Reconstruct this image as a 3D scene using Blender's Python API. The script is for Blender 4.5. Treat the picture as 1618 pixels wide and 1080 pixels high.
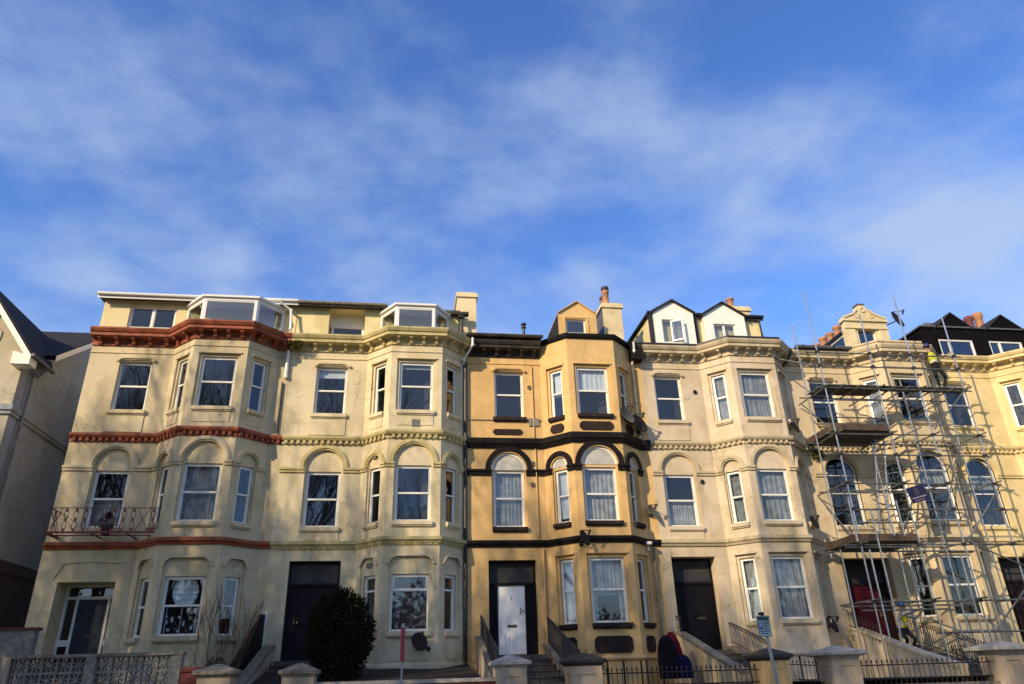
import bpy, bmesh, math, random
from mathutils import Vector, Matrix, noise
from mathutils.geometry import tessellate_polygon
R_ = math.radians
random.seed(7)
scene = bpy.context.scene
for o in list(bpy.data.objects): bpy.data.objects.remove(o)

# ------------------------------------------------------------------ camera
cam_d = bpy.data.cameras.new("camera"); cam = bpy.data.objects.new("camera", cam_d)
scene.collection.objects.link(cam); scene.camera = cam
cam_d.sensor_width = 36.0; cam_d.lens = 1139.6 / 1618 * 36.0; cam_d.clip_end = 3000; cam_d.clip_start = 0.1
YAW, PITCH, ROLL = 0.149682, 0.437573, -0.030635
Fv = Vector((math.sin(YAW)*math.cos(PITCH), math.cos(YAW)*math.cos(PITCH), math.sin(PITCH)))
Rv = Vector((math.cos(YAW), -math.sin(YAW), 0)); Uv = Rv.cross(Fv)
R2 = Rv*math.cos(ROLL) + Uv*math.sin(ROLL); U2 = -Rv*math.sin(ROLL) + Uv*math.cos(ROLL)
cam.matrix_world = Matrix(((R2.x, U2.x, -Fv.x, 0), (R2.y, U2.y, -Fv.y, -23.0), (R2.z, U2.z, -Fv.z, 1.6), (0, 0, 0, 1)))

# ------------------------------------------------------------------ light
SUN_TRAVEL = Vector((1.15, 1.0, -0.70)).normalized()
elev = math.asin(-SUN_TRAVEL.z); az = math.atan2(-SUN_TRAVEL.x, -SUN_TRAVEL.y)
sd = bpy.data.lights.new("sun", 'SUN'); sd.energy = 3.3; sd.angle = R_(0.55); sd.color = (1.0, 0.80, 0.51)
sun = bpy.data.objects.new("sun", sd); scene.collection.objects.link(sun)
sun.rotation_euler = SUN_TRAVEL.to_track_quat('-Z', 'Y').to_euler(); sun.location = (-30, -40, 40)
scene.view_settings.view_transform = 'Standard'; scene.view_settings.look = 'None'
scene.view_settings.exposure = 0.72; scene.view_settings.gamma = 1

world = bpy.data.worlds.new("World"); scene.world = world; world.use_nodes = True
def build_world():
    nt = world.node_tree; N = nt.nodes; Lk = nt.links; N.clear()
    out = N.new('ShaderNodeOutputWorld'); bg = N.new('ShaderNodeBackground'); bg.inputs[1].default_value = 0.15
    sky = N.new('ShaderNodeTexSky'); sky.sky_type = 'NISHITA'; sky.sun_disc = False
    sky.sun_elevation = elev; sky.sun_rotation = az; sky.air_density = 1.0; sky.dust_density = 0.6; sky.ozone_density = 3.2
    hsv = N.new('ShaderNodeHueSaturation'); hsv.inputs['Saturation'].default_value = 1.20; hsv.inputs['Value'].default_value = 1.05; hsv.inputs['Hue'].default_value = 0.514
    Lk.new(sky.outputs[0], hsv.inputs['Color'])
    tc = N.new('ShaderNodeTexCoord')
    def mth(op, a=None, b=None, av=None, bv=None, clamp=False):
        n = N.new('ShaderNodeMath'); n.operation = op; n.use_clamp = clamp
        if a is not None: Lk.new(a, n.inputs[0])
        elif av is not None: n.inputs[0].default_value = av
        if b is not None: Lk.new(b, n.inputs[1])
        elif bv is not None: n.inputs[1].default_value = bv
        return n.outputs[0]
    sep = N.new('ShaderNodeSeparateXYZ'); Lk.new(tc.outputs['Generated'], sep.inputs[0])
    zz = mth('ADD', mth('MAXIMUM', sep.outputs[2], bv=0.0), bv=0.12)
    cx = mth('DIVIDE', sep.outputs[0], zz); cy = mth('DIVIDE', sep.outputs[1], zz)
    cmb = N.new('ShaderNodeCombineXYZ'); Lk.new(cx, cmb.inputs[0]); Lk.new(cy, cmb.inputs[1])
    mp = N.new('ShaderNodeMapping'); mp.inputs['Rotation'].default_value = (0, 0, R_(-28)); mp.inputs['Scale'].default_value = (0.75, 1.5, 1); mp.inputs['Location'].default_value = (3.1, 0.4, 0)
    Lk.new(cmb.outputs[0], mp.inputs[0])
    n1 = N.new('ShaderNodeTexNoise'); n1.inputs['Scale'].default_value = 1.1; n1.inputs['Detail'].default_value = 10; n1.inputs['Roughness'].default_value = 0.56; n1.inputs['Distortion'].default_value = 0.3
    Lk.new(mp.outputs[0], n1.inputs[0])
    n2 = N.new('ShaderNodeTexNoise'); n2.inputs['Scale'].default_value = 5.0; n2.inputs['Detail'].default_value = 11; n2.inputs['Roughness'].default_value = 0.55
    Lk.new(cmb.outputs[0], n2.inputs[0])
    dens = mth('ADD', mth('MULTIPLY', n1.outputs[0], bv=0.8), mth('MULTIPLY', n2.outputs[0], bv=0.2))
    dens = mth('SUBTRACT', dens, bv=0.455)
    dens = mth('MULTIPLY', dens, bv=2.1)
    # soft banks of cloud in given directions of the sky: (azimuth deg from +Y towards +X, elevation deg, width deg, amount)
    banks = CLOUD_BANKS
    for a, e, w, amt in banks:
        v = Vector((math.sin(R_(a))*math.cos(R_(e)), math.cos(R_(a))*math.cos(R_(e)), math.sin(R_(e))))
        d = N.new('ShaderNodeVectorMath'); d.operation = 'DOT_PRODUCT'; Lk.new(tc.outputs['Generated'], d.inputs[0]); d.inputs[1].default_value = v
        k = mth('SUBTRACT', d.outputs['Value'], bv=1.0)
        k = mth('MULTIPLY', k, bv=1.0/(1-math.cos(R_(w))))
        k = mth('EXPONENT', k)
        k = mth('MULTIPLY', k, bv=amt)
        dens = mth('ADD', dens, k)
    edge = mth('MULTIPLY', mth('SUBTRACT', n2.outputs[0], bv=0.5), bv=0.9)
    dens = mth('ADD', dens, edge)
    cl = N.new('ShaderNodeMapRange'); cl.interpolation_type = 'SMOOTHSTEP'; Lk.new(dens, cl.inputs[0])
    cl.inputs[1].default_value = -0.26; cl.inputs[2].default_value = 0.86; cl.inputs[3].default_value = 0.0; cl.inputs[4].default_value = 0.82
    mix = N.new('ShaderNodeMix'); mix.data_type = 'RGBA'
    Lk.new(cl.outputs[0], mix.inputs['Factor']); Lk.new(hsv.outputs[0], mix.inputs['A']); mix.inputs['B'].default_value = CLOUD_COL
    Lk.new(mix.outputs['Result'], bg.inputs[0]); Lk.new(bg.outputs[0], out.inputs[0])
CLOUD_COL = (2.0, 2.5, 3.45, 1)
CLOUD_BANKS = [(-22, 36, 8, .22), (-4, 36, 9, .20), (35, 38, 5, .30), (43, 30, 5, .55), (46, 26, 5, .5), (30, 33, 2.2, .5), (-26, 27, 3, .4), (-16, 28.5, 3, .4), (15, 29, 3, .38), (22, 40, 7, .15), (-24, 48, 8, -.3), (2, 46, 8, -.2), (42, 46, 8, -.35), (20, 33, 4, -.25), (30, 44, 4, -.1), (205, 26, 22, .55), (165, 24, 18, .45), (180, 50, 22, .35), (230, 18, 16, .4)]  # rear banks, out of view, are added to whiten the window reflections
build_world()

# ------------------------------------------------------------------ materials
def nodes_of(m):
    m.use_nodes = True; return m.node_tree.nodes, m.node_tree.links
def mat(name, col, rough=0.7, var=0.12, scale=6.0, bump=0.0, bscale=40.0, metal=0.0, spec=0.5, col2=None, dirt=0.0, coord='Object', chip=None):
    m = bpy.data.materials.new(name); N, L = nodes_of(m); b = N['Principled BSDF']
    b.inputs['Roughness'].default_value = rough; b.inputs['Metallic'].default_value = metal
    b.inputs['Specular IOR Level'].default_value = spec
    tc = N.new('ShaderNodeTexCoord')
    n = N.new('ShaderNodeTexNoise'); n.inputs['Scale'].default_value = scale; n.inputs['Detail'].default_value = 6; n.inputs['Roughness'].default_value = 0.6
    L.new(tc.outputs[coord], n.inputs['Vector'])
    r = N.new('ShaderNodeValToRGB'); L.new(n.outputs[0], r.inputs[0])
    c2 = col2 or tuple(c*(1-var) for c in col)
    r.color_ramp.elements[0].position = 0.35; r.color_ramp.elements[1].position = 0.65
    r.color_ramp.elements[0].color = (*c2, 1); r.color_ramp.elements[1].color = (*[min(1, c*(1+var*0.5)) for c in col], 1)
    colout = r.outputs[0]
    if chip:
        n4 = N.new('ShaderNodeTexNoise'); n4.inputs['Scale'].default_value = 3.5; n4.inputs['Detail'].default_value = 12; n4.inputs['Roughness'].default_value = 0.75; L.new(tc.outputs[coord], n4.inputs['Vector'])
        mr = N.new('ShaderNodeMapRange'); L.new(n4.outputs[0], mr.inputs[0]); mr.inputs[1].default_value = 0.62; mr.inputs[2].default_value = 0.66; mr.inputs[4].default_value = 0.8
        mx = N.new('ShaderNodeMix'); mx.data_type = 'RGBA'; L.new(mr.outputs[0], mx.inputs['Factor']); L.new(colout, mx.inputs['A']); mx.inputs['B'].default_value = (*chip, 1); colout = mx.outputs['Result']
    L.new(colout, b.inputs['Base Color'])
    if bump:
        n3 = N.new('ShaderNodeTexNoise'); n3.inputs['Scale'].default_value = bscale; n3.inputs['Detail'].default_value = 5
        L.new(tc.outputs[coord], n3.inputs['Vector'])
        bp = N.new('ShaderNodeBump'); bp.inputs['Strength'].default_value = bump; bp.inputs['Distance'].default_value = 0.02
        L.new(n3.outputs[0], bp.inputs['Height']); L.new(bp.outputs[0], b.inputs['Normal'])
    return m
def stucco(name, col, stain=(0.20, 0.17, 0.10), patch=None, amount=0.55, warm=(0.6, 0.42, 0.2), mould=0.5):
    """painted render: broad blotches, vertical rain streaks, small mouldy specks, fine trowel bump"""
    m = bpy.data.materials.new(name); N, L = nodes_of(m); b = N['Principled BSDF']; b.inputs['Roughness'].default_value = 0.75
    b.inputs['Specular IOR Level'].default_value = 0.25
    geo = N.new('ShaderNodeNewGeometry')
    def nz(scale, detail, rough, vec, dist=0.0):
        n = N.new('ShaderNodeTexNoise'); n.inputs['Scale'].default_value = scale; n.inputs['Detail'].default_value = detail
        n.inputs['Roughness'].default_value = rough; n.inputs['Distortion'].default_value = dist; L.new(vec, n.inputs['Vector']); return n.outputs[0]
    def ramp(src, p0, p1, v1=1.0):
        r = N.new('ShaderNodeMapRange'); L.new(src, r.inputs[0]); r.interpolation_type = 'SMOOTHSTEP'
        r.inputs[1].default_value = p0; r.inputs[2].default_value = p1; r.inputs[3].default_value = 0; r.inputs[4].default_value = v1; return r.outputs[0]
    def mixc(fac, a, bcol):
        x = N.new('ShaderNodeMix'); x.data_type = 'RGBA'; L.new(fac, x.inputs['Factor'])
        if isinstance(a, tuple): x.inputs['A'].default_value = (*a, 1)
        else: L.new(a, x.inputs['A'])
        x.inputs['B'].default_value = (*bcol, 1); return x.outputs['Result']
    P = geo.outputs['Position']
    mp = N.new('ShaderNodeMapping'); mp.inputs['Scale'].default_value = (2.0, 2.0, 0.30); L.new(P, mp.inputs[0])
    mp2 = N.new('ShaderNodeMapping'); mp2.inputs['Scale'].default_value = (9, 9, 0.5); L.new(P, mp2.inputs[0])
    c = mixc(ramp(nz(1.1, 7, 0.62, P, 0.8), 0.40, 0.64, 0.8), col, patch or (col[0]*0.80, col[1]*0.80, col[2]*0.72))
    c = mixc(ramp(nz(1.9, 8, 0.65, P, 0.8), 0.52, 0.72, 0.5), c, warm)
    c = mixc(ramp(nz(1.0, 6, 0.62, mp.outputs[0]), 0.52, 0.78, amount), c, stain)
    c = mixc(ramp(nz(1.0, 4, 0.6, mp2.outputs[0]), 0.60, 0.80, amount*0.6), c, stain)
    c = mixc(ramp(nz(4.5, 10, 0.75, P, 0.3), 0.575, 0.72, mould), c, (0.18, 0.145, 0.085))
    vo = N.new('ShaderNodeTexVoronoi'); vo.feature = 'DISTANCE_TO_EDGE'; vo.inputs['Scale'].default_value = 0.55
    wv = N.new('ShaderNodeVectorMath'); wv.operation = 'ADD'; nc = N.new('ShaderNodeTexNoise'); nc.inputs['Scale'].default_value = 2.5; nc.inputs['Detail'].default_value = 6; L.new(P, nc.inputs['Vector'])
    L.new(P, wv.inputs[0]); L.new(nc.outputs['Color'], wv.inputs[1]); L.new(wv.outputs[0], vo.inputs['Vector'])
    cr = N.new('ShaderNodeMapRange'); L.new(vo.outputs['Distance'], cr.inputs[0]); cr.inputs[1].default_value = 0.0; cr.inputs[2].default_value = 0.009; cr.inputs[3].default_value = 1; cr.inputs[4].default_value = 0
    cm = N.new('ShaderNodeMath'); cm.operation = 'MULTIPLY'; L.new(cr.outputs[0], cm.inputs[0]); L.new(ramp(nz(0.7, 3, 0.5, P), 0.5, 0.62, 0.75), cm.inputs[1])
    c = mixc(cm.outputs[0], c, (0.10, 0.085, 0.06))
    # patched repairs of a slightly different tone
    pv = N.new('ShaderNodeTexVoronoi'); pv.inputs['Scale'].default_value = 0.8; L.new(wv.outputs[0], pv.inputs['Vector']); sp = N.new('ShaderNodeSeparateColor'); L.new(pv.outputs['Color'], sp.inputs[0])
    c = mixc(ramp(sp.outputs[0], 0.80, 0.82, 0.30), c, tuple(min(1, x*1.18) for x in col))
    c = mixc(ramp(sp.outputs[1], 0.84, 0.86, 0.30), c, (col[0]*.78, col[1]*.76, col[2]*.74))
    L.new(c, b.inputs['Base Color'])
    bp = N.new('ShaderNodeBump'); bp.inputs['Strength'].default_value = 0.35; bp.inputs['Distance'].default_value = 0.012
    L.new(nz(11, 8, 0.65, P), bp.inputs['Height']); L.new(bp.outputs[0], b.inputs['Normal'])
    return m
def leafmat(name, c1, c2):
    m = bpy.data.materials.new(name); N, L = nodes_of(m); b = N['Principled BSDF']; b.inputs['Roughness'].default_value = 0.9; b.inputs['Specular IOR Level'].default_value = 0.12
    oi = N.new('ShaderNodeNewGeometry'); r = N.new('ShaderNodeValToRGB'); L.new(oi.outputs['Random Per Island'], r.inputs[0])
    r.color_ramp.elements[0].color = (*c1, 1); r.color_ramp.elements[1].color = (*c2, 1); L.new(r.outputs[0], b.inputs['Base Color']); return m
def glassmat(name, ior=2.0, tint=(0.75, 0.8, 0.85), bump=0.03):
    m = bpy.data.materials.new(name); N, L = nodes_of(m); N.clear()
    out = N.new('ShaderNodeOutputMaterial'); mx = N.new('ShaderNodeMixShader'); tr = N.new('ShaderNodeBsdfTransparent'); gl = N.new('ShaderNodeBsdfGlossy')
    f0 = ((ior-1)/(ior+1))**2
    lw = N.new('ShaderNodeLayerWeight'); lw.inputs['Blend'].default_value = 0.5
    pw = N.new('ShaderNodeMath'); pw.operation = 'POWER'; pw.inputs[1].default_value = 4.0; L.new(lw.outputs['Facing'], pw.inputs[0])
    fr = N.new('ShaderNodeMapRange'); fr.inputs[3].default_value = f0; fr.inputs[4].default_value = 1.0; L.new(pw.outputs[0], fr.inputs[0]); tr.inputs[0].default_value = (*tint, 1); gl.inputs['Roughness'].default_value = 0.02
    gl.inputs['Color'].default_value = (0.95, 0.97, 1, 1)
    tc = N.new('ShaderNodeNewGeometry'); n = N.new('ShaderNodeTexNoise'); n.inputs['Scale'].default_value = 1.7; n.inputs['Detail'].default_value = 2; L.new(tc.outputs['Position'], n.inputs['Vector'])
    bp = N.new('ShaderNodeBump'); bp.inputs['Strength'].default_value = bump; bp.inputs['Distance'].default_value = 0.02; L.new(n.outputs[0], bp.inputs['Height']); L.new(bp.outputs[0], gl.inputs['Normal'])
    L.new(fr.outputs[0], mx.inputs[0]); L.new(tr.outputs[0], mx.inputs[1]); L.new(gl.outputs[0], mx.inputs[2]); L.new(mx.outputs[0], out.inputs[0]); return m
M = dict(
    cream1=stucco('cream_render', (0.60, 0.505, 0.335), stain=(0.22, 0.17, 0.10), amount=0.6),
    cream2=stucco('pale_cream_render', (0.67, 0.575, 0.39), stain=(0.24, 0.18, 0.10), amount=0.6, mould=0.7),
    ochre=stucco('ochre_render', (0.68, 0.45, 0.20), stain=(0.28, 0.18, 0.07), warm=(0.62, 0.32, 0.12), amount=0.55, mould=0.4),
    pink4=stucco('weathered_cream_render', (0.60, 0.50, 0.37), warm=(0.52, 0.34, 0.2), amount=0.6, mould=0.55),
    warm5=stucco('buff_render', (0.60, 0.49, 0.33), warm=(0.50, 0.28, 0.16), amount=0.7, mould=0.6),
    yellow6=stucco('yellow_render', (0.72, 0.57, 0.30), amount=0.4, mould=0.35),
    attic=stucco('attic_render', (0.76, 0.64, 0.36), amount=0.25, mould=0.2),
    chim=stucco('chimney_render', (0.72, 0.60, 0.38), amount=0.4, mould=0.35),
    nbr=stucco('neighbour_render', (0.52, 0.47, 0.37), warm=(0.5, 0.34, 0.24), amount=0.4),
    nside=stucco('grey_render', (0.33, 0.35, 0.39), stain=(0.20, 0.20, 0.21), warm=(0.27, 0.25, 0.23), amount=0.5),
    mossy=stucco('mossy_moulding', (0.56, 0.47, 0.24), stain=(0.16, 0.14, 0.06), warm=(0.4, 0.33, 0.1), amount=0.8, mould=0.9),
    mossy4=stucco('sooty_moulding', (0.54, 0.45, 0.31), stain=(0.14, 0.12, 0.08), warm=(0.42, 0.28, 0.14), amount=0.8, mould=0.9),
    red=mat('oxide_red_paint', (0.31, 0.072, 0.026), 0.65, 0.45, 4, 0.25, 30, chip=(.10, .035, .025)),
    redw=mat('brick_red_wall', (0.14, 0.03, 0.025), 0.8, 0.3, 8, 0.3, 30),
    black=mat('black_masonry_paint', (0.010, 0.008, 0.009), 0.8, spec=0.2, var=0.5, scale=5, bump=0.25, bscale=30, chip=(.05, .04, .035)),
    brownblk=mat('dark_brown_paint', (0.032, 0.020, 0.018), 0.85, 0.4, 7, 0.2, 30, spec=.2, chip=(.16, .12, .09)),
    weathered=mat('weathered_dark_cornice', (0.045, 0.032, 0.025), 0.85, 0.6, 3.0, 0.6, 18, col2=(0.012, 0.01, 0.01)),
    upvc=mat('white_plastic_frame', (0.78, 0.77, 0.73), 0.35, 0.06, 3),
    white=mat('white_paint', (0.80, 0.78, 0.72), 0.5, 0.08, 4),
    tymp=mat('grey_white_paint', (0.46, 0.45, 0.42), 0.6, 0.2, 5),
    whiteboard=mat('white_boarding', (0.84, 0.82, 0.74), 0.5, 0.05, 4),
    slate=mat('slate', (0.032, 0.030, 0.036), 0.85, 0.4, 9, 0.5, 22, spec=.15),
    greyslate=mat('grey_slate', (0.12, 0.11, 0.105), 0.7, 0.4, 12, 0.5, 22),
    lead=mat('lead_flashing', (0.10, 0.10, 0.105), 0.55, 0.3, 5),
    navyboard=mat('black_boarding', (0.005, 0.004, 0.006), 0.85, 0.3, 6, spec=.1),
    terracotta=mat('terracotta', (0.42, 0.20, 0.10), 0.8, 0.35, 8, 0.2, 40),
    pot_red=mat('dark_red_clay', (0.16, 0.05, 0.05), 0.8, 0.3, 8),
    iron=mat('black_ironwork', (0.02, 0.016, 0.02), 0.5, 0.3, 12),
    rediron=mat('red_ironwork', (0.22, 0.035, 0.03), 0.55, 0.4, 12),
    steel=mat('galvanised_steel', (0.50, 0.49, 0.47), 0.32, 0.25, 14, metal=0.85),
    steeld=mat('dull_scaffold_tube', (0.19, 0.20, 0.19), 0.5, 0.4, 6, metal=0.6),
    rust=mat('dark_coupler', (0.06, 0.055, 0.05), 0.7, 0.4, 20, metal=0.4),
    board=mat('scaffold_board', (0.085, 0.055, 0.038), 0.85, 0.45, 3, 0.3, 30),
    boardd=mat('dark_scaffold_board', (0.065, 0.058, 0.052), 0.85, 0.45, 3, 0.3, 30),
    dish=mat('dish_black', (0.022, 0.018, 0.016), 0.6, 0.25, 5, spec=.2),
    dishl=mat('dish_pale', (0.085, 0.085, 0.075), 0.5, 0.25, 5),
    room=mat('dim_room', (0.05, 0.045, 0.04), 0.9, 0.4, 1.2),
    doorblue=mat('slate_blue_door', (0.028, 0.036, 0.055), 0.5, 0.2, 3, spec=0.3),
    doordark=mat('dark_purple_door', (0.010, 0.007, 0.015), 0.6, 0.2, 3, spec=0.15),
    doorwhite=mat('white_door', (0.86, 0.85, 0.83), 0.35, 0.03, 3),
    doorblack=mat('black_door', (0.008, 0.007, 0.010), 0.6, 0.2, 3, spec=0.15),
    doorred=mat('crimson_door', (0.075, 0.004, 0.010), 0.6, 0.3, 3, spec=.2),
    doorbrown=mat('dark_brown_door', (0.018, 0.010, 0.013), 0.6, 0.2, 3, spec=0.15),
    brass=mat('brass', (0.45, 0.36, 0.2), 0.35, 0.2, 9, metal=0.8),
    lettering=mat('dull_letterbox', (0.10, 0.085, 0.06), 0.4, 0.2, 9, metal=0.5),
    net=mat('net_curtain', (0.40, 0.40, 0.385), 0.9, 0.35, 3.5),
    netd=mat('grey_curtain', (0.33, 0.335, 0.33), 0.9, 0.4, 4.0),
    curtw=mat('white_curtain', (0.78, 0.80, 0.80), 0.9, 0.1, 3),
    blind=mat('dark_slat_blind', (0.11, 0.075, 0.058), 0.6, 0.2, 3),
    stonecap=mat('weathered_coping', (0.22, 0.19, 0.15), 0.85, 0.5, 9, 0.4, 25),
    capwhite=mat('pale_coping', (0.40, 0.37, 0.32), 0.8, 0.35, 9, 0.3, 25),
    capblack=mat('black_coping', (0.03, 0.028, 0.03), 0.7, 0.4, 9, 0.3, 25),
    pillarp=stucco('pillar_render', (0.43, 0.35, 0.27), warm=(0.5, 0.33, 0.2), amount=0.5),
    concrete=mat('grey_concrete_block', (0.22, 0.21, 0.195), 0.85, 0.4, 9, 0.4, 30),
    soil=mat('garden_soil', (0.022, 0.014, 0.012), 0.95, 0.5, 5, 0.8, 12),
    asphalt=mat('asphalt', (0.05, 0.05, 0.052), 0.85, 0.2, 8, 0.3, 60),
    paving=mat('paving', (0.20, 0.19, 0.175), 0.85, 0.25, 4, 0.2, 40),
    grass=mat('verge_grass', (0.05, 0.07, 0.025), 0.95, 0.4, 9, 0.6, 30),
    step=mat('stone_step', (0.09, 0.078, 0.07), 0.85, 0.3, 9, 0.3, 30),
    bark=mat('bark', (0.07, 0.055, 0.04), 0.9, 0.3, 9, 0.4, 30),
    twig=mat('brown_twig', (0.10, 0.06, 0.035), 0.9, 0.3, 9),
    signgrey=mat('grey_post', (0.30, 0.31, 0.33), 0.5, 0.15, 9, metal=0.3),
    signface=mat('parking_plate', (0.30, 0.40, 0.42), 0.5, 0.1, 9),
    signblue=mat('parking_blue', (0.01, 0.06, 0.30), 0.45, 0.1, 9),
    signink=mat('black_ink', (0.03, 0.05, 0.06), 0.6, 0.1, 9),
    agentblue=mat('indigo_board', (0.010, 0.005, 0.045), 0.5, 0.2, 4),
    agentink=mat('pale_board_ink', (0.30, 0.26, 0.32), 0.6, 0.2, 30),
    agentgold=mat('dull_gold_ink', (0.13, 0.10, 0.05), 0.6, 0.2, 30),
    postred=mat('red_post', (0.38, 0.03, 0.06), 0.5, 0.2, 9),
    tarp=mat('black_cover', (0.006, 0.005, 0.010), 0.9, 0.3, 5, spec=.1),
    tarpred=mat('crimson_cover', (0.13, 0.005, 0.017), 0.9, 0.3, 5, spec=.1),
    tarpblue=mat('navy_cover', (0.006, 0.006, 0.04), 0.9, 0.3, 5, spec=.1),
    skin=mat('skin', (0.50, 0.30, 0.21), 0.6, 0.1, 9),
    trousers=mat('navy_work_trousers', (0.007, 0.007, 0.013), 0.95, 0.25, 12),
    jacket=mat('black_jacket', (0.016, 0.015, 0.022), 0.9, 0.25, 12),
    shirt=mat('pale_grey_shirt', (0.34, 0.34, 0.34), 0.9, 0.2, 12),
    hivis=mat('yellow_hivis', (0.52, 0.50, 0.03), 0.7, 0.15, 12),
    tape=mat('reflective_tape', (0.6, 0.6, 0.58), 0.4, 0.1, 12),
    helmetn=mat('navy_helmet', (0.03, 0.03, 0.16), 0.35, 0.1, 9),
    helmetb=mat('blue_helmet', (0.02, 0.09, 0.28), 0.35, 0.1, 9),
    boot=mat('boot', (0.02, 0.015, 0.012), 0.7, 0.2, 9),
    hair=mat('hair', (0.03, 0.02, 0.015), 0.8, 0.2, 9),
    fan=mat('dull_fanlight', (0.045, 0.045, 0.05), 0.7, 0.3, 2, spec=0.15), glass=glassmat('window_glass', 1.85), glassd=glassmat('deep_window_glass', 2.3),
    leaf=leafmat('evergreen_leaf', (0.006, 0.010, 0.004), (0.022, 0.034, 0.010)),
    moss=leafmat('weed_leaf', (0.05, 0.06, 0.015), (0.12, 0.11, 0.03)),
    brick=mat('dark_brick', (0.07, 0.035, 0.03), 0.9, 0.4, 9, 0.5, 22),
)

# ------------------------------------------------------------------ helpers
def origin_of(p):
    v = Vector((0, 0, 0))
    while p is not None: v += p.location; p = p.parent
    return v
def tag(o, label=None, cat=None, group=None, kind=None):
    if label: o['label'] = label
    if cat: o['category'] = cat
    if group: o['group'] = group
    if kind: o['kind'] = kind
    return o
def thing(name, loc, label, cat, group=None):
    o = bpy.data.objects.new(name, None); scene.collection.objects.link(o); o.location = loc; o.empty_display_size = 0.3
    return tag(o, label, cat, group)
class Fr:
    """a vertical working plane: u along it, z up, d into the building"""
    def __init__(s, x, y, ux, uy, z0=0.0):
        l = math.hypot(ux, uy); s.o = Vector((x, y, 0)); s.u = Vector((ux/l, uy/l, 0)); s.n = Vector((-uy/l, ux/l, 0)); s.len = l
    def p(s, u, z, d=0.0): return s.o + s.u*u + s.n*d + Vector((0, 0, z))
class MB:
    def __init__(s): s.v = []; s.f = []; s.m = []
    def face(s, pts, m=0):
        i = len(s.v); s.v += [Vector(p) for p in pts]; s.f.append(tuple(range(i, i+len(pts)))); s.m.append(m)
    def box(s, x0, x1, y0, y1, z0, z1, m=0):
        s.fbox(Fr(0, 0, 1, 0), x0, x1, z0, z1, y0, y1, m)
    def fbox(s, fr, u0, u1, z0, z1, d0, d1, m=0):
        if u0 > u1: u0, u1 = u1, u0
        if d0 > d1: d0, d1 = d1, d0
        c = [fr.p(u, z, d) for d in (d0, d1) for z in (z0, z1) for u in (u0, u1)]
        i = len(s.v); s.v += c
        for q in ((0, 1, 3, 2), (5, 4, 6, 7), (4, 0, 2, 6), (1, 5, 7, 3), (2, 3, 7, 6), (4, 5, 1, 0)):
            s.f.append(tuple(i+k for k in q)); s.m.append(m)
    def prism(s, fr, poly, d0, d1, m=0, back=True):
        """poly in (u,z), counter-clockwise seen from the front"""
        A = [fr.p(u, z, d0) for u, z in poly]; B = [fr.p(u, z, d1) for u, z in poly]
        n = len(poly)
        for t in tessellate_polygon([[Vector((u, z, 0)) for u, z in poly]]):
            a = [A[k] for k in t]
            nn = (a[1]-a[0]).cross(a[2]-a[0])
            if nn.dot(fr.n) > 0: a.reverse()
            s.face(a, m)
            if back:
                b = [B[k] for k in t]
                nn = (b[1]-b[0]).cross(b[2]-b[0])
                if nn.dot(fr.n) < 0: b.reverse()
                s.face(b, m)
        for i in range(n):
            j = (i+1) % n; s.face([A[j], A[i], B[i], B[j]], m)
    def panel(s, fr, outer, holes, d=0.0, m=0):
        loops = [outer]+holes
        pts = [q for lp in loops for q in lp]
        for t in tessellate_polygon([[Vector((u, z, 0)) for u, z in lp] for lp in loops]):
            a = [fr.p(*pts[k], d) for k in t]
            if (a[1]-a[0]).cross(a[2]-a[0]).length < 1e-9: continue
            if (a[1]-a[0]).cross(a[2]-a[0]).dot(fr.n) > 0: a.reverse()
            s.face(a, m)
    def reveal(s, fr, loop, d0, d1, m=0):
        n = len(loop)
        for i in range(n):
            j = (i+1) % n; a, b = loop[i], loop[j]
            s.face([fr.p(*a, d0), fr.p(*b, d0), fr.p(*b, d1), fr.p(*a, d1)], m)
    def ring(s, fr, uc, zc, r0, r1, d0, d1, a0=0, a1=180, n=20, m=0):
        for i in range(n):
            t0 = R_(a0+(a1-a0)*i/n); t1 = R_(a0+(a1-a0)*(i+1)/n)
            q = [(uc+r*math.cos(t), zc+r*math.sin(t)) for r, t in ((r0, t0), (r1, t0), (r1, t1), (r0, t1))]
            F = [fr.p(u, z, d0) for u, z in q]; B = [fr.p(u, z, d1) for u, z in q]
            s.face(F, m); s.face([F[1], B[1], B[2], F[2]], m); s.face([F[0], F[3], B[3], B[0]], m)
            if i == 0: s.face([F[0], B[0], B[1], F[1]], m)
            if i == n-1: s.face([F[3], F[2], B[2], B[3]], m)
    def path(s, fr, pts, w, d0, d1, m=0):
        """thick line in a plane, mitred"""
        P = [Vector((a, b)) for a, b in pts]; L = []; Rr = []
        for i, p in enumerate(P):
            t0 = (p-P[i-1]).normalized() if i else (P[1]-p).normalized()
            t1 = (P[i+1]-p).normalized() if i < len(P)-1 else t0
            t = (t0+t1).normalized(); nn = Vector((-t.y, t.x)); k = w/2/max(0.4, nn.dot(Vector((-t0.y, t0.x))))
            L.append(p+nn*k); Rr.append(p-nn*k)
        for i in range(len(P)-1):
            q = [Rr[i], Rr[i+1], L[i+1], L[i]]
            F = [fr.p(a.x, a.y, d0) for a in q]; B = [fr.p(a.x, a.y, d1) for a in q]
            s.face(F, m); s.face([F[0], B[0], B[1], F[1]], m); s.face([F[2], B[2], B[3], F[3]], m)
            if i == 0: s.face([F[3], B[3], B[0], F[0]], m)
            if i == len(P)-2: s.face([F[1], B[1], B[2], F[2]], m)
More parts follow.
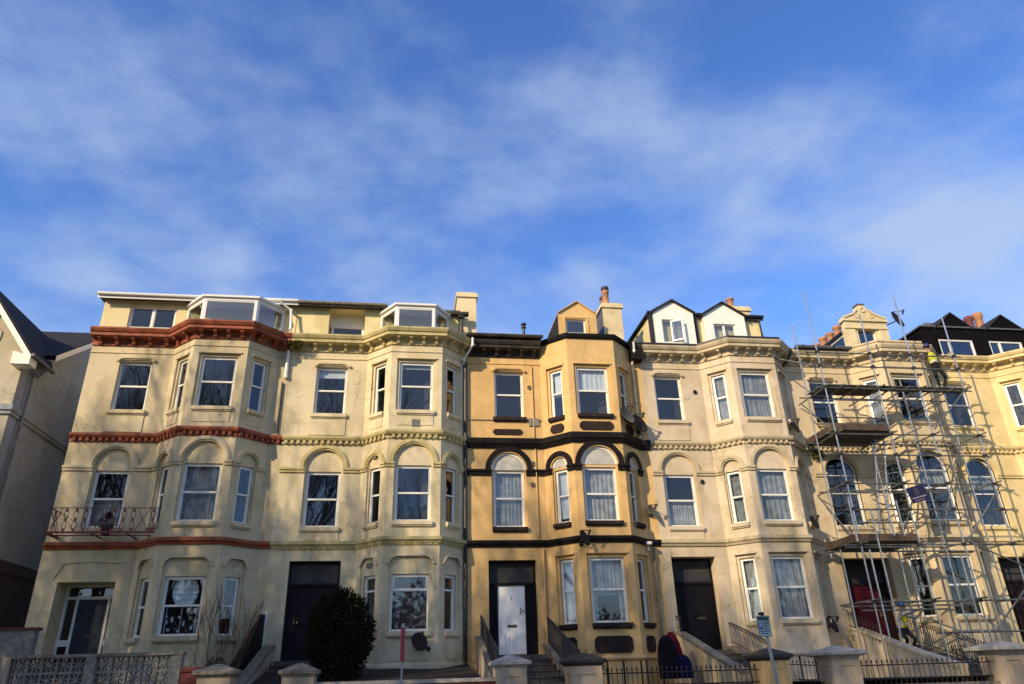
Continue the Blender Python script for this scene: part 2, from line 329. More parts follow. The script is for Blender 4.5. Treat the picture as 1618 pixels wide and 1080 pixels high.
    def sweep(s, prof, path, m=0, caps=True):
        """prof [(out, z)] swept along plan path [(x, y)]; out is away from the building (to the right of travel)"""
        n = len(path); rows = []
        for i in range(n):
            p = Vector(path[i]); ts = []
            if i > 0: ts.append((p-Vector(path[i-1])).normalized())
            if i < n-1: ts.append((Vector(path[i+1])-p).normalized())
            ns = [Vector((t.y, -t.x)) for t in ts]
            if len(ns) == 1: mv = ns[0]
            else:
                mv = (ns[0]+ns[1]).normalized(); mv = mv/max(0.3, mv.dot(ns[0]))
            rows.append([Vector((p.x+mv.x*o, p.y+mv.y*o, z)) for o, z in prof])
        k = len(prof)
        for i in range(n-1):
            for j in range(k):
                j2 = (j+1) % k
                s.face([rows[i][j], rows[i+1][j], rows[i+1][j2], rows[i][j2]], m)
        if caps: s.face(list(reversed(rows[0])), m); s.face(rows[-1], m)
    def tube(s, p, q, r, n=8, m=0, r2=None, cap=True):
        p = Vector(p); q = Vector(q); a = (q-p).normalized(); b = a.orthogonal().normalized(); c = a.cross(b); r2 = r if r2 is None else r2
        i = len(s.v)
        for k in range(n):
            t = 2*math.pi*k/n; e = b*math.cos(t)+c*math.sin(t); s.v.append(p+e*r); s.v.append(q+e*r2)
        for k in range(n):
            k2 = (k+1) % n; s.f.append((i+2*k, i+2*k2, i+2*k2+1, i+2*k+1)); s.m.append(m)
        if cap:
            s.f.append(tuple(i+2*k for k in reversed(range(n)))); s.m.append(m); s.f.append(tuple(i+2*k+1 for k in range(n))); s.m.append(m)
    def poly(s, pts, r, n=8, m=0):
        for a, b in zip(pts, pts[1:]): s.tube(a, b, r, n, m)
    def lathe(s, c, prof, n=16, m=0):
        """prof [(r, z)] about a vertical axis at c"""
        c = Vector(c)
        for (r0, z0), (r1, z1) in zip(prof, prof[1:]):
            for k in range(n):
                a, b = 2*math.pi*k/n, 2*math.pi*(k+1)/n
                pts = [c+Vector((r0*math.cos(a), r0*math.sin(a), z0)), c+Vector((r0*math.cos(b), r0*math.sin(b), z0)), c+Vector((r1*math.cos(b), r1*math.sin(b), z1)), c+Vector((r1*math.cos(a), r1*math.sin(a), z1))]
                if r0 < 1e-5: pts = [pts[0], pts[2], pts[3]]
                elif r1 < 1e-5: pts = pts[:3]
                s.face(pts, m)
    def build(s, name, mats, parent=None, smooth=False, weld=True):
        if not s.f: return None
        if not isinstance(mats, (list, tuple)): mats = [mats]
        o0 = origin_of(parent) if parent else Vector((0, 0, 0))
        me = bpy.data.meshes.new(name); me.from_pydata([v-o0 for v in s.v], [], s.f)
        for x in mats: me.materials.append(x if not isinstance(x, str) else M[x])
        me.polygons.foreach_set('material_index', s.m)
        if weld:
            bm = bmesh.new(); bm.from_mesh(me); bmesh.ops.remove_doubles(bm, verts=bm.verts, dist=0.0004)
            bm.to_mesh(me); bm.free()
        if smooth: me.polygons.foreach_set('use_smooth', [True]*len(me.polygons))
        me.update()
        o = bpy.data.objects.new(name, me); scene.collection.objects.link(o)
        if parent: o.parent = parent
        return o
WALL = Fr(0, 0, 1, 0)
CANT = 0.82; BD = 0.80; BF = 1.68
def rect(u0, u1, z0, z1): return [(u0, z0), (u1, z0), (u1, z1), (u0, z1)]
def archloop(u0, u1, z0, zs, n=16):
    uc = (u0+u1)/2; r = (u1-u0)/2
    return [(u0, z0), (u1, z0)]+[(uc+r*math.cos(math.pi*i/n), zs+r*math.sin(math.pi*i/n)) for i in range(n+1)]
def shoulder(u0, u1, z0, zt, r, n=5):
    L = [(u0, z0), (u1, z0)]
    L += [(u1-r+r*math.cos(math.pi/2*i/n), zt-r*0.8+r*0.8*math.sin(math.pi/2*i/n)) for i in range(n+1)]
    L += [(u0+r-r*math.sin(math.pi/2*i/n), zt-r*0.8+r*0.8*math.cos(math.pi/2*i/n)) for i in range(n+1)]
    return L

# ------------------------------------------------------------------ windows
def wavy(mb, fr, u0, u1, z0, z1, d, amp=0.013, per=0.11, m=0, n=34):
    ph = random.random()*6; per = random.uniform(.09, .2); amp = random.uniform(.006, .015)
    pts = []
    for i in range(n+1):
        u = u0+(u1-u0)*i/n; pts.append((u, d+amp*math.sin(u/per*2*math.pi+ph)+amp*0.5*math.sin(u/per*3.1+ph)))
    for (a, da), (b, db) in zip(pts, pts[1:]): mb.face([fr.p(a, z0, da), fr.p(b, z0, db), fr.p(b, z1, db), fr.p(a, z1, da)], m)
def window(house, rooms, fr, u0, u1, z0, z1, d, sill=None, style='sash', split=0.5, arch=False, curtain=None, glass='glass', fm='upvc', sill_out=0.1):
    """frame mesh with pane, sill and curtain beneath it"""
    f = MB(); t = 0.055
    zt = z1
    if arch: f.ring(fr, (u0+u1)/2, z1, (u1-u0)/2-t, (u1-u0)/2, d, d+0.07, n=18)
    else: f.fbox(fr, u0, u1, z1-t, z1, d, d+0.07)
    f.fbox(fr, u0, u0+t, z0, z1-(0 if arch else t), d, d+0.07); f.fbox(fr, u1-t, u1, z0, z1-(0 if arch else t), d, d+0.07)
    f.fbox(fr, u0+t, u1-t, z0, z0+t*1.1, d, d+0.07)
    pane = MB(); zm = z0+(z1-z0)*split
    a0, a1 = u0+t, u1-t
    if style == 'sash':
        f.fbox(fr, a0, a1, zm-0.025, zm+0.03, d-0.012, d+0.06)
        f.fbox(fr, a0, a0+0.03, z0+t*1.1, zm-0.025, d+0.02, d+0.06); f.fbox(fr, a1-0.03, a1, z0+t*1.1, zm-0.025, d+0.02, d+0.06)
        f.fbox(fr, a0, a0+0.025, zm+0.03, z1-t, d-0.008, d+0.06); f.fbox(fr, a1-0.025, a1, zm+0.03, z1-t, d-0.008, d+0.06)
        f.fbox(fr, a0+0.025, a1-0.025, z1-t-0.03, z1-t, d-0.008, d+0.06)
        pane.face([fr.p(a0, z0+t, d+0.045), fr.p(a1, z0+t, d+0.045), fr.p(a1, zm, d+0.045), fr.p(a0, zm, d+0.045)])
        pane.face([fr.p(a0, zm, d+0.02), fr.p(a1, zm, d+0.02), fr.p(a1, z1-(0 if arch else t), d+0.02), fr.p(a0, z1-(0 if arch else t), d+0.02)])
    elif style == 'toplight':
        f.fbox(fr, a0, a1, zm-0.04, zm+0.04, d-0.02, d+0.06); f.fbox(fr, a0, a1, z1-t-0.04, z1-t, d-0.025, d+0.06)
        f.fbox(fr, a0, a0+0.04, zm+0.04, z1-t-0.04, d-0.025, d+0.06); f.fbox(fr, a1-0.04, a1, zm+0.04, z1-t-0.04, d-0.025, d+0.06)
        pane.face([fr.p(a0, z0+t, d+0.04), fr.p(a1, z0+t, d+0.04), fr.p(a1, z1-t, d+0.04), fr.p(a0, z1-t, d+0.04)])
    else:
        k = int(style[-1]); w = (a1-a0)/k
        for i in range(1, k): f.fbox(fr, a0+w*i-0.035, a0+w*i+0.035, z0+t*1.1, z1-t, d-0.005, d+0.06)
        if style.startswith('lights'):
            for i in range(k):
                x0, x1 = a0+w*i+0.03*(i > 0), a0+w*(i+1)-0.03*(i < k-1)
                f.fbox(fr, x0, x0+0.03, z0+t*1.1, z1-t, d+0.008, d+0.055); f.fbox(fr, x1-0.03, x1, z0+t*1.1, z1-t, d+0.008, d+0.055)
        pane.face([fr.p(a0, z0+t, d+0.04), fr.p(a1, z0+t, d+0.04), fr.p(a1, z1-t, d+0.04), fr.p(a0, z1-t, d+0.04)])
    if arch:
        r = (u1-u0)/2-t; uc = (u0+u1)/2; n = 16
        pts = [fr.p(uc+r*math.cos(math.pi*i/n), z1+r*math.sin(math.pi*i/n), d+0.02) for i in range(n+1)]
        pane.face(pts)
    w = f.build('window', fm, house)
    pane.build('pane', glass, w)
    if sill:
        s = MB(); ov = 0.06
        s.fbox(fr, u0-ov, u1+ov, z0-0.13, z0-0.015, -sill_out, d+0.02)
        s.fbox(fr, u0-ov+0.02, u1+ov-0.02, z0-0.17, z0-0.13, -sill_out*0.6, 0.0)
        s.build('sill', sill, w)
    if curtain:
        c = MB(); kind, cm = curtain[0], curtain[1]; ztop = z1+((u1-u0)/2*0.9 if arch else 0)
        if kind == 'net': wavy(c, fr, a0, a1, z0+t, ztop-0.02 if not arch else z1, d+0.14)
        elif kind == 'half': wavy(c, fr, a0, a1, z0+(z1-z0)*curtain[2], z1, d+0.13)
        elif kind == 'low': wavy(c, fr, a0, a1, z0+t, z0+(z1-z0)*curtain[2], d+0.13)
        elif kind == 'sides':
            w0 = (a1-a0)*curtain[2]; wavy(c, fr, a0, a0+w0, z0+t, z1, d+0.13, n=10); wavy(c, fr, a1-w0*0.8, a1, z0+t, z1, d+0.13, n=10)
        elif kind == 'roller':
            c.fbox(fr, a0+0.04, a1-0.02, z1-(z1-z0)*curtain[2], z1-t, d+0.10, d+0.108)
        elif kind == 'upper':
            wavy(c, fr, a0, a1, z0+(z1-z0)*.42, z1, d+0.15); w0 = (a1-a0)*curtain[2]
            wavy(c, fr, a0, a0+w0, z0+t, z1, d+0.12, n=10); wavy(c, fr, a1-w0, a1, z0+t, z1, d+0.12, n=10)
        elif kind == 'slats':
            z = z0+t+0.02
            while z < z1-t: c.fbox(fr, a0+0.01, a1-0.01, z, z+0.028, d+0.10, d+0.112); z += 0.036
        elif kind == 'swag':
            # two gathered drapes parted over a lace panel
            k = 14; h = z1-z0; uc = (a0+a1)/2; wd = (a1-a0)/2
            for i in range(k):
                f0, f1 = i/k, (i+1)/k
                def half(ff): return wd*(0.42+0.40*math.sin(ff*math.pi*0.9))*(1-ff*0.25)
                za, zb = z1-t-h*0.46*f0, z1-t-h*0.46*f1
                for s_ in (-1, 1):
                    c.face([fr.p(uc, za, d+0.12), fr.p(uc+s_*half(f0), za, d+0.14+0.02*math.sin(i*2.2)), fr.p(uc+s_*half(f1), zb, d+0.14+0.02*math.sin(i*2.2+2)), fr.p(uc, zb, d+0.12)])
            for i in range(3): c.fbox(fr, a0+0.1+(a1-a0-0.2)*(i/2)-0.008, a0+0.1+(a1-a0-0.2)*(i/2)+0.008, z0+t, z0+h*0.5, d+0.05, d+0.06)
            for i in range(9):
                x = a0+0.05+(a1-a0-0.1)*random.random(); zz = z0+0.08+random.random()*h*0.3
                c.fbox(fr, x-0.03, x+0.03, zz, zz+0.05+0.09*random.random(), d+0.12, d+0.16)
        c.build('curtain', cm, w)
    zz = z1+((u1-u0)/2 if arch else 0)
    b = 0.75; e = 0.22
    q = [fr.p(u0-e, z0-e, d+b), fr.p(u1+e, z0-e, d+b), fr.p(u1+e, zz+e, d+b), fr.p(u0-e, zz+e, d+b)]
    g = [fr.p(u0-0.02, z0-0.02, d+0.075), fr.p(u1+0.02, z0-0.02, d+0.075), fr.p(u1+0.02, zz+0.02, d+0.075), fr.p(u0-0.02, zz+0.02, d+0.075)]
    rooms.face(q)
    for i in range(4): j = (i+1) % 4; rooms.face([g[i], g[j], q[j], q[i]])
    return w

# ------------------------------------------------------------------ one terraced house
def dims(L):
    fl = L+CANT; frx = fl+BF; R = frx+CANT
    return [Fr(L, 0, CANT, -BD), Fr(fl, -BD, BF, 0), Fr(frx, -BD, CANT, BD)], (L, fl, frx, R)
ZB = 1.0
def octagon(uc, zc, w, h, c=0.09):
    a, b = w/2, h/2
    return [(uc-a+c, zc-b), (uc+a-c, zc-b), (uc+a, zc-b+c), (uc+a, zc+b-c), (uc+a-c, zc+b), (uc-a+c, zc+b), (uc-a, zc+b-c), (uc-a, zc-b+c)]
def house(cfg):
    x0, x1, L = cfg['x0'], cfg['x1'], cfg['L']; wm = cfg['wall']; tm = cfg['trim']; bm_ = cfg.get('band', tm)
    root = thing(cfg['name'], ((x0+x1)/2, 0, ZB), cfg['label'], 'house', 'houses of the terrace')
    faces, (xl, fl, frx, xr) = dims(L)
    rooms = MB(); wall = MB(); bay = MB()
    top = cfg.get('top', 12.0); btop = cfg.get('btop', 12.0)
    c = cfg['c']                                     # centre of the single windows
    G = cfg['g']                                     # ground floor window style
    cur = cfg['cur']; sm = cfg.get('sill', wm)
    # ---- flat part of the front: door opening, first floor and second floor windows
    dx0, dx1, dz0, dz1 = cfg['door']
    holes = []
    w2 = (c+cfg.get('c2', 0)-0.51, c+cfg.get('c2', 0)+0.51, 9.66, 11.33); w1 = (c-0.53, c+0.53, 6.0, 7.74)
    if 'w1' in cfg: w1 = cfg['w1']
    arch_glass = cfg.get('arch_glass', False)
    st = 0.06
    holes.append(rect(w2[0], w2[1], w2[2], w2[3]))
    uc = (w1[0]+w1[1])/2; ra = (w1[1]-w1[0])/2+0.06; zs = 7.84
    a1 = archloop(uc-ra, uc+ra, w1[2], zs); holes.append(a1)
    holes.append(rect(dx0, dx1, dz0, dz1))
    def outer_poly(a, b, z0, z1, notch=None):
        return rect(a, b, z0, z1)
    # the left side of the door
    wl = [(x0, ZB), (xl, ZB), (xl, top), (x0, top)]
    wall.panel(WALL, wl, holes)
    wall.panel(WALL, [(xr, ZB), (x1, ZB), (x1, top), (xr, top)], [])
    wall.reveal(WALL, holes[0], 0, 0.16); wall.reveal(WALL, holes[2], 0, cfg.get('ddepth', 0.45))
    wall.reveal(WALL, a1, 0, 0.07)
    def arch_fill(mb, fr, cu, r, za, w, d0, d1, zhead):
        """recessed tympanum above a window head; w=(u0,u1,z0)"""
        outerp = archloop(cu-r, cu+r, w[2], za)
        hole = rect(w[0], w[1], w[2]+0.0005, zhead)
        # side strips + tympanum as one polygon with a notch
        n = 16
        poly = [(cu-r, w[2]), (w[0], w[2]), (w[0], zhead), (w[1], zhead), (w[1], w[2]), (cu+r, w[2])]+[(cu+r*math.cos(math.pi*i/n), za+r*math.sin(math.pi*i/n)) for i in range(n+1)]
        mb.panel(fr, poly, [], d0)
        mb.face([fr.p(w[0], zhead, d0), fr.p(w[1], zhead, d0), fr.p(w[1], zhead, d1), fr.p(w[0], zhead, d1)])
        mb.face([fr.p(w[0], w[2], d0), fr.p(w[0], zhead, d0), fr.p(w[0], zhead, d1), fr.p(w[0], w[2], d1)])
        mb.face([fr.p(w[1], zhead, d0), fr.p(w[1], w[2], d0), fr.p(w[1], w[2], d1), fr.p(w[1], zhead, d1)])
    if not arch_glass: arch_fill(wall, WALL, uc, ra, zs, (w1[0], w1[1], w1[2]), 0.07, 0.2, w1[3])
    # closed sides, back and lid of the body of the house
    wall.face([(x0, 0, ZB), (x0, 0, top), (x0, 9, top), (x0, 9, ZB)]); wall.face([(x1, 0, top), (x1, 0, ZB), (x1, 9, ZB), (x1, 9, top)])
    wall.face([(x1, 9, ZB), (x0, 9, ZB), (x0, 9, top), (x1, 9, top)])
    # mouldings of the flat front
    frz = [(0, 11.60), (0.03, 11.605), (0.03, 11.64), (0, 11.65)]
    plan = [(x0, 0), (xl, 0), (fl, -BD), (frx, -BD), (xr, 0), (x1, 0)]
    mold = MB(); mold.sweep(frz, plan if cfg.get('bayfrieze', True) else [(x0, 0), (xl, 0)]); mold.build('frieze_mould', wm, root)
    def hood(fr, u0, u1, z):
        r = 0.15; mb = MB()
        pts = [(u0-0.055, z-0.02), (u0-0.02, z+0.05), (u0+0.06, z+0.10), (u0+r, z+0.115), (u1-r, z+0.115), (u1-0.06, z+0.10), (u1+0.02, z+0.05), (u1+0.055, z-0.02)]
        mb.path(fr, pts, 0.07, -0.085, 0.0); h_ = mb.build('hood_mould', wm, root)
        mb = MB(); mb.path(fr, [(a, b-0.052) for a, b in pts[1:-1]], 0.045, -0.045, 0.0); mb.build('inner_bead', wm, h_)
    hood(WALL, w2[0], w2[1], w2[3])
    if cfg.get('apron', True):
        for wv, zl in ((w2, 8.93), (w1, 5.58)):
            mold = MB(); mold.fbox(WALL, wv[0]-0.09, wv[1]+0.05, zl, wv[2]-0.13, -0.028, 0); mold.build('apron_panel', wm, root)
    # archivolts and imposts
    am = cfg.get('archm', tm); k_ = cfg.get('archthick', 1.0)
    def archivolt(fr, cu, r, z, u_lo, u_hi, name='archivolt'):
        a = MB()
        if k_ > 1:
            a.ring(fr, cu, z, r+0.04, r+0.21, -0.075, 0.0); 
        else:
            a.ring(fr, cu, z, r, r+0.05, -0.03, 0.0); a.ring(fr, cu, z, r+0.05, r+0.14, -0.065, 0.0); a.ring(fr, cu, z, r+0.14, r+0.18, -0.035, 0.0)
        a.build(name, am, root)
        th = 0.20 if k_ > 1 else 0.15
        for s0, s1 in ((u_lo, cu-r), (cu+r, u_hi)):
            if s1-s0 > 0.02:
                b = MB(); b.fbox(fr, s0, s1, zs-th, zs-0.068, -0.05, 0); b.fbox(fr, s0, s1, zs-0.07, zs+0.0, -0.085, 0); b.build('impost', am, root)
        if k_ > 1:
            q = MB(); q.ring(fr, cu, z, r-0.0, r+0.04, -0.045, 0.0); q.build('archivolt', wm, root)
    archivolt(WALL, uc, ra, zs, x0, xl-0.05)
    # ---- bay
    def cantu(w): return CLEN/2-w/2, CLEN/2+w/2
    CLEN = faces[0].len
    specs = []
    for i, fr in enumerate(faces):
        wdt = fr.len; cw = (1.10 if i == 1 else 0.50); cu = wdt/2+(0.0 if i == 1 else (0.02 if i == 0 else -0.02))
        hs = []
        # second floor: stepped head
        s2 = rect(cu-cw/2-0.09, cu+cw/2+0.09, 9.56, 11.36); hs.append(s2)
        r1 = cw/2+0.05; A = archloop(cu-r1, cu+r1, 6.03, zs, 14); hs.append(A)
        gz0, gz1 = (2.93, 4.50) if G == 'blind' else (3.05, 4.93)
        if G == 'blind': g = shoulder(cu-cw/2-0.09, cu+cw/2+0.09, gz0, 5.0, 0.2 if i == 1 else 0.16)
        else: g = rect(cu-cw/2-0.09, cu+cw/2+0.09, gz0, 5.03)
        hs.append(g)
        bay.panel(fr, rect(0, wdt, ZB, btop), hs)
        bay.reveal(fr, s2, 0, 0.06); bay.reveal(fr, A, 0, 0.07); bay.reveal(fr, g, 0, 0.06)
        def inset(outer, w, d0, d1):
            bay.panel(fr, outer, [], d0) if False else None
        # ring between the outer recess and the window proper (second and ground floors)
        def stepring(u0, u1, z0, zt, wu0, wu1, wz1, d0, d1):
            poly = [(u0, z0), (wu0, z0), (wu0, wz1), (wu1, wz1), (wu1, z0), (u1, z0), (u1, zt), (u0, zt)]
            bay.panel(fr, poly, [], d0)
            bay.face([fr.p(wu0, wz1, d0), fr.p(wu1, wz1, d0), fr.p(wu1, wz1, d1), fr.p(wu0, wz1, d1)])
            bay.face([fr.p(wu0, z0, d0), fr.p(wu0, wz1, d0), fr.p(wu0, wz1, d1), fr.p(wu0, z0, d1)])
            bay.face([fr.p(wu1, wz1, d0), fr.p(wu1, z0, d0), fr.p(wu1, z0, d1), fr.p(wu1, wz1, d1)])
        stepring(cu-cw/2-0.09, cu+cw/2+0.09, 9.56, 11.36, cu-cw/2, cu+cw/2, 11.27, 0.06, 0.18)
        if G == 'blind':
            lp = g; n_ = len(lp)
            poly = [lp[0], (cu-cw/2, gz0), (cu-cw/2, gz1), (cu+cw/2, gz1), (cu+cw/2, gz0)]+lp[1:]
            bay.panel(fr, poly, [], 0.06)
            for a_, b_ in (((cu-cw/2, gz1), (cu+cw/2, gz1)), ((cu-cw/2, gz0), (cu-cw/2, gz1)), ((cu+cw/2, gz1), (cu+cw/2, gz0))):
                bay.face([fr.p(*a_, 0.06), fr.p(*b_, 0.06), fr.p(*b_, 0.2), fr.p(*a_, 0.2)])
        else: stepring(cu-cw/2-0.09, cu+cw/2+0.09, gz0, 5.03, cu-cw/2, cu+cw/2, gz1, 0.06, 0.2)
        ag = arch_glass
        if not ag: arch_fill(bay, fr, cu, r1, zs, (cu-cw/2, cu+cw/2, 6.03), 0.07, 0.2, 7.76)
        specs.append((fr, cu, cw, r1, gz0, gz1))
    bay.face([(xl, 0.0, btop), (fl, -BD, btop), (frx, -BD, btop), (xr, 0.0, btop)])
    if cfg.get('oct'):
        for fr, cu, r_ in [(q[0], q[1], q[3]) for q in specs]+[(WALL, uc, ra)]:
            q = MB(); q.prism(fr, [(cu+(r_-.05)*math.cos(math.pi*k/16), zs+(r_-.05)*math.sin(math.pi*k/16)) for k in range(17)], .055, .069); tq = q.build('white_tympanum', 'tymp', root)
            q = MB(); q.ring(fr, cu, zs, r_-.07, r_-.0, .03, .068); q.build('rim', 'upvc', tq)
    for i, (fr, cu, cw, r1, gz0, gz1) in enumerate(specs):
        lo, hi = (0.0, fr.len)
        archivolt(fr, cu, r1, zs, lo, hi)
        window(root, rooms, fr, cu-cw/2, cu+cw/2, 9.56, 11.27, 0.13, sm, curtain=cur.get(('2', i)), glass=cfg.get('glass2', 'glass'), sill_out=0.09)
        if arch_glass: window(root, rooms, fr, cu-r1, cu+r1, 6.03, zs, 0.12, sm, split=0.62, arch=True, curtain=cur.get(('1', i)))
        else: window(root, rooms, fr, cu-cw/2, cu+cw/2, 6.03, 7.76, 0.14, sm, curtain=cur.get(('1', i)))
        window(root, rooms, fr, cu-cw/2, cu+cw/2, gz0, gz1, 0.14, sm, style=cfg.get('gstyle', 'sash') if i == 1 else 'sash', split=cfg.get('gsplit', 0.5) if (i == 1 or cfg.get('gsplit', .5) > .6) else 0.5, curtain=cur.get(('0', i)), fm=cfg.get('fm0', 'upvc'))
        hm = MB()
        if G == 'blind':  # shouldered drip mould on the ground floor
            u0, u1 = cu-cw/2-0.11, cu+cw/2+0.11; r = 0.22 if i == 1 else 0.18
            pts = [(u0-0.06, 4.80), (u0+0.01, 4.80), (u0+0.03, 4.88), (u0+0.09, 4.96), (u0+r, 5.02), (u1-r, 5.02), (u1-0.09, 4.96), (u1-0.03, 4.88), (u1-0.01, 4.80), (u1+0.06, 4.80)]
            hm.path(fr, pts, 0.055, -0.05, 0.0)
        else: hm.path(fr, [(cu-cw/2-0.12, 5.06), (cu+cw/2+0.12, 5.06)], 0.05, -0.045, 0.0)
        hm.build('hood_mould', wm, root)
        hm = MB(); hm.path(fr, [(cu-cw/2-0.12, 11.385), (cu+cw/2+0.12, 11.385)], 0.05, -0.045, 0.0); hm.build('hood_mould', wm, root)
        if G == 'blind': hm = MB(); hm.fbox(fr, cu-cw/2-0.02, cu+cw/2+0.02, 9.05, 9.38, -0.02, 0.0); hm.build('apron_panel', wm, root)
        if cfg.get('oct'):
            for zc, hh in ((9.14, 0.30), (2.45, 0.46)):
                o = MB(); o.prism(fr, octagon(cu, zc, cw*1.02+0.02, hh), -0.035, 0.0); o.build('painted_panel', 'brownblk', root)
            for zc in ():
                pass
        elif G == 'blind':
            o = MB(); o.prism(fr, octagon(cu, 2.42, cw*1.05, 0.5, 0.1), -0.02, 0.0); o.build('raised_panel', wm, root)
    # plinth of the bay
    pl = MB(); pl.sweep([(0, 1.0), (0.05, 1.0), (0.05, 2.02), (0.03, 2.08), (0, 2.1)], plan[1:5]); pl = pl.build('plinth', cfg.get('plinth', wm), root)
    if G == 'square':
        q = MB(); q.sweep([(.05, 2.02), (.10, 2.03), (.12, 2.08), (.10, 2.13), (0, 2.14), (0, 2.02)], plan[1:5]); q.build('plinth_string', wm, root)
        for fr in faces:
            for u in ((.08, fr.len-.08) if fr.len < 1.3 else (.1, .58, 1.06, fr.len-.1)):
                q = MB(); q.fbox(fr, u-.025, u+.025, 1.1, 2.0, -.062, -.05); q.build('plinth_joint', 'brownblk', pl)
    wall.build('wall', wm, root); bay.build('bay_front', cfg.get('baymat', wm), root)
    # flat-front windows
    if cfg.get('oct'):
        o = MB(); o.prism(WALL, octagon(c, 9.13, 1.0, 0.2, 0.07), -0.03, 0); o.build('painted_panel', 'brownblk', root)
    window(root, rooms, WALL, *w2, 0.12, sm, curtain=cur.get('s2'))
    if arch_glass: window(root, rooms, WALL, uc-ra, uc+ra, w1[2], zs, 0.12, sm, split=0.62, arch=True, curtain=cur.get('s1'))
    else: window(root, rooms, WALL, *w1, 0.14, sm, curtain=cur.get('s1'))
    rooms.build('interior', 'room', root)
    # string courses
    def dentils(mb, zlo, zhi, out, w, sp, pl_):
        for (ax, ay), (bx, by) in zip(pl_, pl_[1:]):
            f = Fr(ax, ay, bx-ax, by-ay); n = max(1, int(f.len/sp)); s0 = (f.len-(n-1)*sp)/2
            for i in range(n): mb.fbox(f, s0+i*sp-w/2, s0+i*sp+w/2, zlo, zhi, -out, 0.0)
    cp = [(x0, 0), (xl, 0), (fl, -BD), (frx, -BD), (xr, 0), (x1, 0)]
    b = MB(); thick = cfg.get('thickband', False)
    if thick: b.sweep([(0, 8.56), (0.06, 8.56), (0.12, 8.66), (0.16, 8.70), (0.16, 8.88), (0, 8.93)], cp)
    else:
        b.sweep([(0, 8.60), (0.035, 8.60), (0.035, 8.71), (0.11, 8.73), (0.15, 8.79), (0.15, 8.86), (0, 8.90)], cp); dentils(b, 8.62, 8.72, 0.10, 0.09, 0.19, cp)
    b.build('string_course', bm_, root)
    b = MB(); b.sweep([(0, 5.36), (0.05, 5.36), (0.08, 5.42), (0.13, 5.46), (0.13, 5.55), (0, 5.58)], cp)
    if cfg.get('dent1'): dentils(b, 5.32, 5.37, 0.04, 0.12, 0.16, cp)
    b.build('string_course', bm_, root)
    # cornice with brackets
    if cfg.get('cornice', 'full') == 'full': paths = [cp]
    else: paths = [[(x0, 0), (xl, 0)], [(xr+0.02, 0), (x1, 0)]]
    cz = cfg.get('cz', 0.0)
    for k, cpth in enumerate(paths):
        co = MB(); co.sweep([(0, 11.86), (0.05, 11.86), (0.05, 11.98), (0.10, 12.08), (0.34, 12.10), (0.34, 12.20), (0.38, 12.22), (0.43, 12.31), (0.43, 12.36), (0, 12.42)], cpth)
        cor = co.build('cornice', cfg.get('cornm', tm), root)
        for (ax, ay), (bx, by) in zip(cpth, cpth[1:]):
            f = Fr(ax, ay, bx-ax, by-ay); sp = 0.47; n = max(1, round(f.len/sp)); sp = f.len/n
            for i in range(n):
                u = (i+0.5)*sp; br = MB()
                pf_ = [(.04, 11.87), (.09, 11.88), (.12, 11.91), (.13, 11.95), (.16, 11.985), (.22, 12.0), (.27, 12.025), (.29, 12.06), (.29, 12.10), (.04, 12.10)]
                A_ = [f.p(u-.055, z_, -o_) for o_, z_ in pf_]; B_ = [f.p(u+.055, z_, -o_) for o_, z_ in pf_]
                br.face(A_); br.face(list(reversed(B_)))
                for k_ in range(len(pf_)): j_ = (k_+1) % len(pf_); br.face([A_[j_], A_[k_], B_[k_], B_[j_]])
                br.build('bracket', cfg.get('cornm', tm), cor)
    return root, faces, (xl, fl, frx, xr), specs

